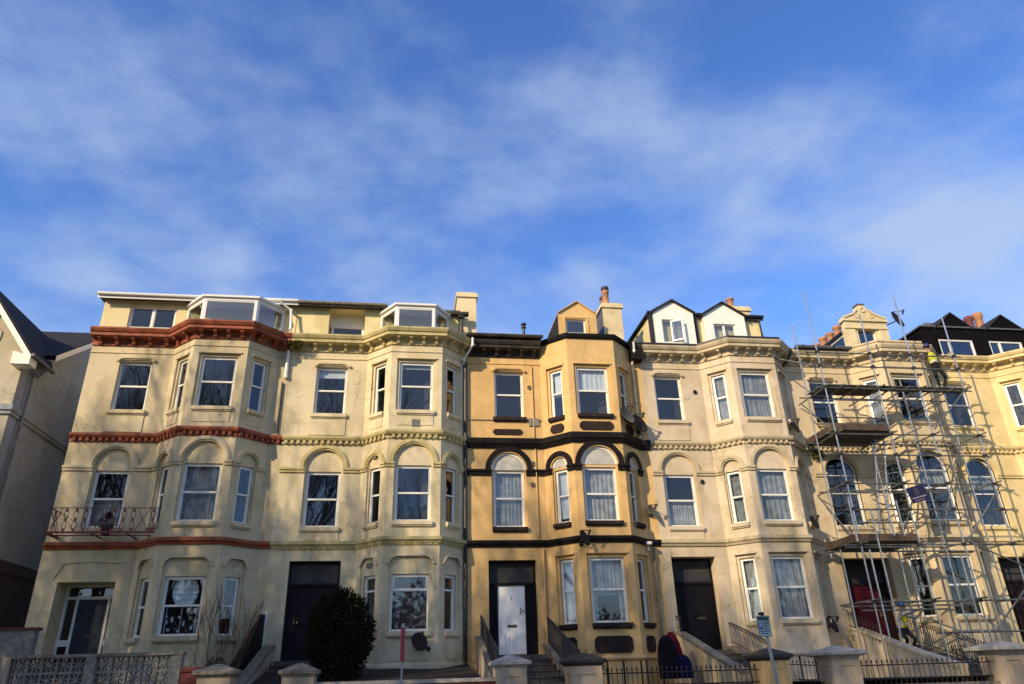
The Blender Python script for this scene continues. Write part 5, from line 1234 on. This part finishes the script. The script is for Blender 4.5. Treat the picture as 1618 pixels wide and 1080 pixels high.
bu = thing('evergreen_bush', (-1.65, -2.5, 1.7), 'large rounded dark evergreen bush in front of the dark doorway', 'bush')
m = MB(); leafcloud(-1.62, -2.5, 2.72, .84, .80, 1.10, 9000, .075, m, 3, .5); [leafcloud(-1.62+.7*math.cos(a_)*random.uniform(.6, 1.05), -2.6+.3*math.sin(a_*3), 2.8+.85*math.sin(a_), .26, .26, .30, 420, .07, m, 60+i_, .2) for i_, a_ in enumerate([k_*.45 for k_ in range(14)])]; leafcloud(-1.95, -2.3, 3.0, .55, .5, .8, 2200, .075, m, 5, .5); leafcloud(-1.62, -2.5, 2.6, .72, .66, 1.0, 5000, .10, m, 6, .2); m.build('foliage', 'leaf', bu, weld=False)
m = MB()
for i in range(7):
    a = i*.9; m.tube((-1.62+.08*math.cos(a), -2.5+.08*math.sin(a), 1.5), (-1.62+.4*math.cos(a), -2.5+.4*math.sin(a), 2.4), .03, 6, r2=.015)
m.build('stem', 'bark', bu)
def branchy(mb, p, d, L, r, depth, rnd, spread=.5, up=.15, n=8, minr=.003, segs=3, kids=(2, 4)):
    pts = [p]; dd = d.copy()
    for i in range(segs):
        dd = (dd+Vector((rnd.uniform(-1, 1), rnd.uniform(-1, 1), rnd.uniform(-.6, 1)))*.16+Vector((0, 0, up*.3))).normalized(); pts.append(pts[-1]+dd*L/segs)
    for i in range(segs):
        r0 = r*(1-.45*i/segs); r1 = r*(1-.45*(i+1)/segs); mb.tube(pts[i], pts[i+1], max(minr, r0), n if depth > 2 else 4, r2=max(minr, r1), cap=False)
    if depth == 0: return
    k = rnd.randint(*kids)
    for i in range(k):
        f = rnd.uniform(.35, 1.0) if i else 1.0; q = pts[0].lerp(pts[-1], f) if f < 1 else pts[-1]
        if f < 1: idx = min(segs-1, int(f*segs)); q = pts[idx].lerp(pts[idx+1], f*segs-idx)
        nd = (dd+Vector((rnd.uniform(-1, 1), rnd.uniform(-1, 1), rnd.uniform(-.5, .7)))*spread*(1.0 if i else .5)).normalized()
        branchy(mb, q, nd, L*rnd.uniform(.62, .82), r*.55*rnd.uniform(.8, 1.1), depth-1, rnd, spread, up, max(4, n-1), minr, segs, kids)
bs = thing('bare_shrub', (-4.2, -3.8, 1.5), 'leafless thin twiggy shrub in front of the red banded house bay', 'shrub')
m = MB(); rnd = random.Random(11)
for i in range(9): a = rnd.random()*6.28; branchy(m, Vector((-4.25+.25*math.cos(a), -3.8+.2*math.sin(a), 1.5)), Vector((.35*math.cos(a), .35*math.sin(a), 1)).normalized(), .85, .012, 3, rnd, .35, .3, 5, .0035)
m.build('twigs', 'twig', bs)
m = MB(); leafcloud(-4.35, -3.7, 1.95, .25, .25, .35, 700, .06, m, 9, .3); m.build('foliage', 'moss', bs, weld=False)
for i, (x, y, lab) in enumerate(((5.0, -2.2, 'low dark scrubby plant by the foot of the ochre bay'), (4.75, -3.0, 'dark weed clump right of the steps to the white door'), (-7.2, -3.0, 'small dead stalks above the screen wall at the cream house'))):
    t = thing('scrub_plant', (x, y, 1.6), lab, 'plant'); m = MB(); rnd = random.Random(20+i)
    for k in range(10): a = rnd.random()*6.28; branchy(m, Vector((x+.1*math.cos(a), y+.1*math.sin(a), 1.55)), Vector((.6*math.cos(a), .6*math.sin(a), .8)).normalized(), .35, .008, 2, rnd, .6, .2, 4, .003)
    m.build('twigs', 'twig', t)
    if i < 2: m = MB(); leafcloud(x, y, 1.85, .35, .3, .3, 900, .06, m, 30+i, .3); m.build('foliage', 'leaf', t, weld=False)
# tufts growing out of the cornices
for x, y, z, s_, lab in ((-3.9, -.30, 11.98, .20, 'green weed tuft sprouting under the mossy cornice beside the red one'), (14.15, -.1, 8.45, .22, 'weed growing from the band left of the scaffold platform')):
    m = MB(); leafcloud(x, y, z, s_*1.4, s_*.6, s_*.8, 500, .06, m, 3, .2); tag(m.build('weed_tuft', 'moss', weld=False), lab, 'weed')

# covered hump beside the stair wall
cv = thing('draped_cover', (7.33, -2.2, 1.6), 'rounded black and crimson cover standing beside the ochre stair wall', 'cover')
def drape(x, y, rx, ry, z0, z1, lean, m_, name):
    mb = MB(); n = 18; prof = [(1.0, 0), (1.02, .25), (.98, .5), (.86, .74), (.62, .9), (.3, .98), (0, 1.0)]
    for (r0, t0), (r1, t1) in zip(prof, prof[1:]):
        for k in range(n):
            a, b = 2*math.pi*k/n, 2*math.pi*(k+1)/n
            def P(r, t, a): w = 1+.05*math.sin(a*6)*(1-t); return (x+lean*(1-t)+rx*r*w*math.cos(a), y+ry*r*w*math.sin(a), z0+(z1-z0)*t)
            q = [P(r0, t0, a), P(r0, t0, b), P(r1, t1, b), P(r1, t1, a)]; mb.face(q[:2]+q[2:3] if r1 < 1e-6 else q)
    return mb.build(name, m_, cv, smooth=True)
drape(7.17, -2.25, .29, .28, 1.5, 2.60, .02, 'tarp', 'black_cover'); drape(7.40, -2.0, .22, .28, 1.5, 2.70, .16, 'tarpred', 'crimson_cover'); drape(7.55, -2.3, .26, .22, 1.5, 2.10, .02, 'tarpblue', 'navy_cover')

# ================================================================== street signs
sg = thing('parking_sign', (8.02, -6.3, .13), 'grey parking restriction plate with a blue P square on a leaning grey post', 'sign')
m = MB(); m.tube((8.30, -6.3, .13), (8.13, -6.3, 2.80), .038, 12); m.tube((8.13, -6.3, 2.80), (8.13, -6.3, 2.83), .045, 12); m.build('post', 'signgrey', sg)
SF = Fr(8.10, -6.37, math.cos(R_(8)), math.sin(R_(8))); X_ = .165
m = MB(); m.fbox(SF, -X_, X_, 2.32, 2.76, 0, .012); m.fbox(SF, -X_+.01, X_-.01, 2.40, 2.43, .012, .03); m.fbox(SF, -X_+.01, X_-.01, 2.66, 2.69, .012, .03); pl = m.build('plate', 'signface', sg)
m = MB(); m.fbox(SF, -X_, -X_+.008, 2.32, 2.76, -.002, 0); m.fbox(SF, X_-.008, X_, 2.32, 2.76, -.002, 0); m.fbox(SF, -X_+.008, X_-.008, 2.32, 2.328, -.002, 0); m.fbox(SF, -X_+.008, X_-.008, 2.752, 2.76, -.002, 0); m.fbox(SF, -X_+.02, X_-.02, 2.665, 2.735, -.002, 0); m.build('border', 'signink', pl)
m = MB(); m.fbox(SF, -X_+.02, -X_+.12, 2.47, 2.60, -.002, 0); m.build('blue_square', 'signblue', pl)
text_part('P', .13, SF.p(-X_+.07, 2.535, -.005), 'white', pl, (math.pi/2, 0, R_(8)))
m = MB()
for i, (a, b) in enumerate(((-.02, .14), (0, .12), (-.02, .13), (.0, .10), (-.02, .14), (-.13, .13), (-.10, .08))): z = 2.63-i*.042; m.fbox(SF, a, b, z, z+.016, -.002, 0)
m.build('small_print', 'signink', pl)
m = MB(); m.fbox(SF, -.045, .045, 2.78, 2.84, .0, .1); m.build('post_cap', 'iron', sg)
rp = thing('marker_post', (-.02, -6.1, .13), 'thin red post with a pale tip standing in front of the pale cream bay', 'post')
m = MB(); m.tube((-.03, -6.1, .13), (-.02, -6.1, 2.02), .022, 10); m.build('pole', 'signgrey', rp)
m = MB(); m.tube((-.02, -6.1, 2.02), (-.02, -6.1, 2.68), .05, 14); m.build('red_sleeve', 'postred', rp); m = MB(); m.tube((-.02, -6.1, 2.68), (-.02, -6.1, 2.77), .042, 12, r2=.03); m.build('tip', 'signgrey', rp)

# ================================================================== scaffold
sc = thing('scaffold', (16.4, -2, 1.3), 'tube scaffold with three board platforms in front of the buff house', 'scaffold')
def tubep(name, a, b, m='steel', r=.026): q = MB(); q.tube(a, b, r, 8); return q.build(name, m, sc, smooth=False)
def clamp(x, y, z): q = MB(); q.box(x-.05, x+.05, y-.06, y+.05, z-.05, z+.05); q.tube((x-.08, y-.04, z), (x+.09, y-.04, z), .014, 6); q.tube((x, y-.10, z+.02), (x, y+.06, z+.02), .012, 6); q.build('coupler', 'rust', sc)
OY, IY = -2.0, -1.05
for x, zt_ in ((13.80, 13.95), (15.76, 13.10), (17.30, 13.95), (19.00, 13.10)): tubep('standard', (x, OY, 1.35), (x, OY, zt_))
for x, zt_ in ((13.68, 13.1), (15.66, 9.3), (17.38, 11.0), (19.0, 10.6)): tubep('standard', (x, IY, 1.35), (x, IY, zt_))
for x, za, zb_ in ((13.68, 5.2, 6.5), (14.36, 1.5, 6.1), (14.95, 5.3, 6.9), (15.3, 5.3, 6.4), (17.02, 1.5, 4.7), (16.35, 1.5, 2.9), (14.0, 2.4, 4.9)): tubep('standard', (x, OY-.06, za), (x, OY-.06, zb_))
for z, xa, xb in ((11.55, 13.4, 19.3), (11.05, 13.4, 19.3), (10.25, 13.5, 19.3), (9.81, 13.7, 16.4), (9.19, 13.7, 16.0), (8.62, 13.5, 19.3), (7.92, 13.3, 19.2), (6.97, 13.7, 19.3), (6.73, 13.7, 17.4), (6.14, 13.6, 19.3), (5.73, 13.6, 16.2), (5.05, 13.3, 19.3), (4.98, 13.3, 16.6), (3.39, 13.3, 19.6), (3.16, 13.4, 16.2), (2.5, 15.6, 19.6)):
    tubep('ledger', (xa, OY+.05, z), (xb, OY+.05, z), 'steeld')
for z in (10.22, 8.58, 6.9, 5.0, 3.35): tubep('ledger', (13.4, IY+.05, z), (19.2 if z > 8 else 17.8, IY+.05, z), 'steeld')
for z in (10.28, 8.64, 5.10, 7.0, 3.45):
    for x in (13.80, 15.76, 17.30, 19.0): tubep('transom', (x+.05, OY-.28, z), (x+.05, -.12 if x < 15.9 or x > 18.8 else IY+.25, z), 'steeld')
for x in (14.4, 15.0, 16.3, 16.8, 17.9, 18.5): tubep('transom', (x, OY-.2, 10.28), (x, IY+.2, 10.28), 'steeld')
for a, b in (((17.4, OY-.08, 5.13), (19.13, OY-.08, 6.91)), ((17.35, OY-.08, 8.79), (19.08, OY-.08, 10.35)), ((17.51, OY-.08, 2.56), (18.95, OY-.08, 3.75)), ((17.40, OY-.08, 5.10), (19.25, OY-.08, 4.3)), ((13.72, OY, 8.7), (13.72, -.5, 10.2)), ((13.7, OY, 5.1), (13.7, -.4, 6.9)), ((15.8, IY, 5.2), (17.3, IY, 7.8)), ((17.2, IY, 5.1), (18.9, IY, 8.5)), ((13.72, OY, 11.0), (13.0, -.6, 11.9)), ((16.0, -1.6, 8.5), (17.0, -1.9, 8.9))):
    tubep('brace', a, b, 'steeld')
for x in (13.8, 15.76, 17.3, 19.0):
    for z in (11.55, 11.05, 10.25, 8.62, 7.92, 6.97, 6.14, 5.05, 3.39): clamp(x, OY+.02, z)
def deck(x0, x1, y0, y1, z, m='boardd', n=None):
    n = n or max(1, round((y1-y0)/.23)); w_ = (y1-y0)/n
    for i in range(n):
        q = MB(); q.box(x0-.1*random.random(), x1+.15*random.random(), y0+i*w_+.004, y0+(i+1)*w_-.004, z, z+.038); q.build('board', m, sc)
deck(13.80, 15.95, OY+.02, IY+.02, 10.33); deck(15.99, 19.08, OY+.02, OY+.48, 10.33); deck(13.82, 15.95, OY+.02, -.30, 8.70); deck(13.62, 15.75, OY+.02, -.30, 5.12)
for (x0, x1, z, m_) in ((13.84, 15.72, 8.72, 'boardd'), (13.74, 15.72, 5.15, 'board')):
    q = MB(); q.box(x0, x1, OY+.0-.06, OY-.022, z, z+.22); q.build('toe_board', 'board' if m_ == 'board' else 'board', sc)
    q = MB(); q.box(x0-.10, x0-.06, OY, -.3, z, z+.22); q.build('toe_board', 'board', sc)
for x, z in ((15.3, 1.62), (18.2, 1.62)):
    q = MB(); q.box(x-.5, x+.7, -2.12, -1.9, z-.3, z-.26); q.build('sole_board', 'boardd', sc)
ld = thing('ladder', (14.8, -1.7, 5.15), 'long metal ladder leaning between the lower and middle scaffold platforms', 'ladder')
la, lb = Vector((14.78, -1.55, 5.2)), Vector((15.66, -1.35, 9.0)); sd_ = Vector((.34, 0, -.05))
for k in (0, 1): q = MB(); q.tube(la+sd_*k, lb+sd_*k, .026, 8); q.build('stile', 'steel', ld)
for i in range(14): q = MB(); p = la.lerp(lb, (i+.6)/14); q.tube(p, p+sd_, .014, 6); q.build('rung', 'steel', ld)
# board tied to the scaffold, turned towards the street
ag = thing('contractor_board', (16.1, -2.15, 6.3), 'indigo contractor board with faint pale lettering, tilted on the scaffold', 'sign')
AF = Fr(15.80, -2.12, 1, 0); ang = R_(14)
def tilt(u, z, d=0): return AF.p(u*math.cos(ang)-z*math.sin(ang), 6.28+u*math.sin(ang)+z*math.cos(ang), d)
def tbox(mb, u0, u1, z0, z1, d0, d1):
    c = [tilt(u, z, d) for d in (d0, d1) for z in (z0, z1) for u in (u0, u1)]; i = len(mb.v); mb.v += c
    for q in ((0, 1, 3, 2), (5, 4, 6, 7), (4, 0, 2, 6), (1, 5, 7, 3), (2, 3, 7, 6), (4, 5, 1, 0)): mb.f.append(tuple(i+k for k in q)); mb.m.append(0)
m = MB(); tbox(m, .03, .67, 0, .50, 0, .012); bd = m.build('board', 'agentblue', ag)
m = MB(); rnd = random.Random(4); u = .09
while u < .60: w_ = rnd.uniform(.02, .045); tbox(m, u, u+w_, .125, .165, -.003, -.0005); u += w_+.012
u = .14
while u < .5: w_ = rnd.uniform(.015, .03); tbox(m, u, u+w_, .05, .068, -.003, -.0005); u += w_+.01
m.build('faint_lettering', 'agentink', bd)
m = MB()
for i in range(5): tbox(m, .24+.01*i, .44-.01*i, .23+i*.045, .245+i*.045, -.003, -.0005)
m.build('faint_emblem', 'agentgold', bd)
# ================================================================== people
def skinned(name, chains, mats, parent, paint=None, levels=2):
    """chains: dict of joint name -> (pos, radius) and edges; grown as one surface"""
    joints, edges = chains; names = list(joints); idx = {n: i for i, n in enumerate(names)}
    me = bpy.data.meshes.new(name); o0 = origin_of(parent)
    me.from_pydata([Vector(joints[n][0])-o0 for n in names], [(idx[a], idx[b]) for a, b in edges], [])
    o = bpy.data.objects.new(name, me); scene.collection.objects.link(o); o.parent = parent
    sm = o.modifiers.new('skin', 'SKIN'); sl = me.skin_vertices[0].data
    for n in names: r = joints[n][1]; sl[idx[n]].radius = (r, r) if not isinstance(r, tuple) else r
    sl[0].use_root = True
    ss = o.modifiers.new('sub', 'SUBSURF'); ss.levels = ss.render_levels = levels
    bpy.context.view_layer.update(); dg = bpy.context.evaluated_depsgraph_get()
    nm = bpy.data.meshes.new_from_object(o.evaluated_get(dg)); o.modifiers.clear(); o.data = nm; nm.materials.clear()
    for x in mats: nm.materials.append(M[x])
    for p in nm.polygons: p.use_smooth = True; p.material_index = paint(Vector(p.center)+o0) if paint else 0
    return o
def lerp(a, b, t): return Vector(a).lerp(Vector(b), t)
def person(loc, label, pose, colors, yaw=0, s=1.0):
    """pose: joint positions relative to the ground point, in metres (x right, y away, z up) before yaw"""
    t = thing('person', loc, label, 'person'); L = Vector(loc); Rm = Matrix.Rotation(R_(yaw), 3, 'Z')
    W = lambda v: L+Rm@(Vector(v)*s)
    P = pose; J = {}
    J['pelvis'] = (W(P['pelvis']), .125); J['waist'] = (W(lerp(P['pelvis'], P['chest'], .45)), .115); J['chest'] = (W(P['chest']), (.155, .12)); J['neckbase'] = (W(lerp(P['chest'], P['head'], .42)), .075)
    J['neck'] = (W(lerp(P['chest'], P['head'], .62)), .052); J['jaw'] = (W(lerp(P['chest'], P['head'], .82)), .070); J['head'] = (W(P['head']), .088); J['crown'] = (W(Vector(P['head'])+Vector((0, 0, .07))), .075)
    E_ = [('pelvis', 'waist'), ('waist', 'chest'), ('chest', 'neckbase'), ('neckbase', 'neck'), ('neck', 'jaw'), ('jaw', 'head'), ('head', 'crown')]
    for sd in 'LR':
        J['hip'+sd] = (W(P['hip'+sd]), .092); J['knee'+sd] = (W(P['knee'+sd]), .060); J['ank'+sd] = (W(P['ank'+sd]), .043); J['toe'+sd] = (W(P['toe'+sd]), .036)
        J['sh'+sd] = (W(P['sh'+sd]), .065); J['el'+sd] = (W(P['el'+sd]), .043); J['wr'+sd] = (W(P['wr'+sd]), .028)
        palm = lerp(P['el'+sd], P['wr'+sd], 1.28); J['palm'+sd] = (W(palm), (.034, .022))
        E_ += [('pelvis', 'hip'+sd), ('hip'+sd, 'knee'+sd), ('knee'+sd, 'ank'+sd), ('ank'+sd, 'toe'+sd), ('chest', 'sh'+sd), ('sh'+sd, 'el'+sd), ('el'+sd, 'wr'+sd), ('wr'+sd, 'palm'+sd)]
        d = (Vector(P['wr'+sd])-Vector(P['el'+sd])).normalized(); sidev = d.cross(Vector((0, 1, .2))).normalized(); curl = d.cross(sidev)
        for k in range(4):
            b = palm+d*.035+sidev*(.027-.018*k); ln = (.034, .040, .037, .028)[k]
            J[f'f{k}a{sd}'] = (W(b+d*ln), .009); J[f'f{k}b{sd}'] = (W(b+d*ln*1.5-curl*ln*.7), .008); E_ += [('palm'+sd, f'f{k}a{sd}'), (f'f{k}a{sd}', f'f{k}b{sd}')]
        J['th'+sd] = (W(palm+sidev*.045+d*.01), .010); E_.append(('palm'+sd, 'th'+sd))
    hz = W(lerp(P['chest'], P['head'], .5)).z; wl = W(P['pelvis']).z+.06*s
    wr = [W(P['wrL']), W(P['wrR'])]
    def paint(c):
        if c.z > hz: return 0
        for q in wr:
            if (c-q).length < .14*s and (c-W(lerp(P['chest'], P['pelvis'], .3))).length > .28*s: return 0
        if min((c-W(P['ankL'])).length, (c-W(P['ankR'])).length) < .10*s or min((c-W(P['toeL'])).length, (c-W(P['toeR'])).length) < .09*s: return 3
        return 2 if c.z < wl else 1
    body = skinned('body', (J, E_), ['skin', colors['top'], 'trousers', 'boot'], t, paint)
    # face: nose, brow, ears, mouth
    fw = Rm@Vector(P.get('look', (0, -1, 0))).normalized(); rt = fw.cross(Vector((0, 0, 1))).normalized(); hc = W(P['head'])
    f = MB(); f.tube(hc+fw*.085*s+Vector((0, 0, .0)), hc+fw*.112*s-Vector((0, 0, .028*s)), .010*s, 6, r2=.015*s)
    for k in (-1, 1): f.tube(hc+rt*k*.086*s, hc+rt*k*.10*s, .022*s, 8, r2=.018*s)
    f.build('nose_and_ears', 'skin', t)
    f = MB()
    for k in (-1, 1): f.tube(hc+fw*.082*s+rt*k*.030*s+Vector((0, 0, .012)), hc+fw*.090*s+rt*k*.030*s+Vector((0, 0, .012)), .010*s, 8)
    f.tube(hc+fw*.082*s-rt*.022*s-Vector((0, 0, .05*s)), hc+fw*.082*s+rt*.022*s-Vector((0, 0, .05*s)), .006*s, 6); f.build('eyes_and_mouth', 'hair', t)
    # vest over the torso
    V = {'a': (W(lerp(P['pelvis'], P['chest'], .12)), .150), 'b': (W(lerp(P['pelvis'], P['chest'], .5)), .140), 'c': (W(P['chest']), (.185, .150)), 'd': (W(lerp(P['chest'], P['head'], .30)), .115),
         'l': (W(lerp(P['chest'], P['shL'], .9)), .090), 'r': (W(lerp(P['chest'], P['shR'], .9)), .090)}
    ta = W(lerp(P['pelvis'], P['chest'], .42)).z
    skinned('hivis_vest', (V, [('a', 'b'), ('b', 'c'), ('c', 'd'), ('c', 'l'), ('c', 'r')]), ['hivis', 'tape'], t, lambda c: 1 if abs(c.z-ta) < .028*s else 0)
    h = MB(); cap = [(.118, 0), (.116, .03), (.108, .07), (.085, .11), (.05, .132), (0, .138)]
    h.lathe(hc+Vector((0, 0, .030*s)), [(a*s, b*s) for a, b in cap], 18); h.lathe(hc+Vector((0, 0, .030*s)), [(.118*s, 0), (.132*s, -.006*s), (.118*s, -.010*s)], 18)
    pk = [hc+Vector((0, 0, .028*s))+rt*.09*s+fw*.075*s, hc+Vector((0, 0, .028*s))-rt*.09*s+fw*.075*s, hc+Vector((0, 0, .012*s))-rt*.055*s+fw*.165*s, hc+Vector((0, 0, .012*s))+rt*.055*s+fw*.165*s]
    h.face(pk); h.face([p-Vector((0, 0, .008)) for p in reversed(pk)]); h.tube(hc+Vector((0, 0, .165*s))-fw*.08*s, hc+Vector((0, 0, .165*s))+fw*.08*s, .010*s, 6)
    h.build('hard_hat', colors['hat'], t, smooth=True); return t
# worker standing on the top platform, one arm out to a ledger, leaning left
person((18.50, -1.62, 10.37), 'person in a yellow vest and navy helmet standing on the top scaffold platform', dict(
    pelvis=(-.02, 0, .93), chest=(-.08, -.02, 1.33), head=(-.17, -.04, 1.64), look=(-.5, -.8, 0),
    hipL=(-.11, 0, .88), kneeL=(-.15, -.06, .49), ankL=(-.04, .04, .09), toeL=(-.09, -.13, .04),
    hipR=(.10, 0, .88), kneeR=(.21, -.05, .50), ankR=(.12, .04, .09), toeR=(.13, -.13, .04),
    shL=(-.28, -.02, 1.40), elL=(-.42, -.12, 1.20), wrL=(-.60, -.26, 1.16), shR=(.12, -.02, 1.41), elR=(.34, -.08, 1.28), wrR=(.55, -.18, 1.38)), dict(top='jacket', hat='helmetn'))
person((14.92, -1.5, 1.93), 'person in a blue helmet and yellow vest working beside the crimson door', dict(
    pelvis=(0, .10, .70), chest=(.02, -.06, 1.06), head=(-.02, -.14, 1.33), look=(.8, -.3, 0),
    hipL=(-.10, .08, .67), kneeL=(-.12, -.20, .42), ankL=(-.11, .02, .09), toeL=(-.10, -.15, .04),
    hipR=(.10, .08, .67), kneeR=(.16, -.18, .43), ankR=(.12, .05, .09), toeR=(.16, -.12, .04),
    shL=(-.12, -.14, 1.13), elL=(.10, -.32, 1.15), wrL=(.32, -.36, 1.22), shR=(.17, .02, 1.13), elR=(.36, -.12, .98), wrR=(.48, -.20, 1.12)), dict(top='shirt', hat='helmetb'))

# ================================================================== bare street trees across the road (they shade and mirror in the fronts)
def tree(x, y, h, seed, label):
    t = thing('street_tree', (x, y, 0), label, 'tree', 'bare trees across the road'); rnd = random.Random(seed)
    m = MB(); m.tube((x, y, -.1), (x, y, h*.22), .36, 12, r2=.27, cap=False); m.build('trunk', 'bark', t)
    m = MB()
    for i in range(5):
        a = i*1.26+rnd.random(); branchy(m, Vector((x, y, h*.20+i*.4)), Vector((.75*math.cos(a), .75*math.sin(a), 1.0)).normalized(), h*.27, .15, 5, rnd, .55, .25, 7, .009, 3, (2, 4))
    m.build('crown', 'bark', t, weld=False); return t

protos = [tree(-25.0, -11.0, 16.0, 41, 'bare tree at the near pavement left of the terrace'), tree(-19.5, -13.5, 16.5, 55, 'bare tree leaning over the road opposite the pale cream house')]
spots = [(-17.0, -12.3, 1, 3.6, .86, 'smaller bare tree by the near kerb, left of the frame'), (-15.2, -13.2, 0, 1.1, .84, 'bare tree on the road side opposite the white door'), (-11.0, -22.0, 1, 2.9, 1.2, 'bare tree beside the camera spot on its left'), (-24.0, -16.5, 1, 1.5, 1.20, 'tallest bare tree on the left side of the road'), (-15.0, -16.0, 0, 2.6, 1.0, 'bare tree on the road side opposite the ochre house'), (-12.0, -19.5, 1, 4.0, 1.08, 'bare tree left of the camera spot'), (-8.0, -24.5, 0, .8, 1.22, 'bare tree just behind the camera spot on its left'), (-30.0, -13.5, 1, 5.0, 1.1, 'bare tree farthest left beside the road'),
    (-15.0, -31.0, 1, 1.7, .88, 'small bare tree across the road on the left'), (5.0, -34.0, 0, 3.3, .95, 'bare tree across the road behind the camera spot'), (-27.0, -33.0, 0, .6, .95, 'bare tree at the back left across the road'), (18.0, -32.0, 1, 2.2, .92, 'bare tree across the road facing the scaffold'), (-4.0, -38.0, 1, 5.2, 1.0, 'bare tree at the back of the row'), (30.0, -33.0, 0, 4.4, .95, 'bare tree farthest right across the road')]
for x, y, k, rz, sc_, lab in spots:
    p = protos[k]; c = p.copy(); scene.collection.objects.link(c); c.location = (x, y, 0); c.rotation_euler = (0, 0, rz); c.scale = (sc_,)*3; c['label'] = lab
    for ch in p.children: q = ch.copy(); scene.collection.objects.link(q); q.parent = c

# far planting behind the trees, added out of view to darken the window reflections
wd = MB(); rnd = random.Random(3)
for i in range(46):
    x = -70+i*3.0+rnd.uniform(-1, 1); h = rnd.uniform(7, 11); leafcloud(x, -52+rnd.uniform(-3, 3), h*.5, 2.8, 2.2, h*.5, 1100, .5, wd, 100+i, .5)
tag(wd.build('reflected_wood', 'leaf', weld=False), kind='stuff')
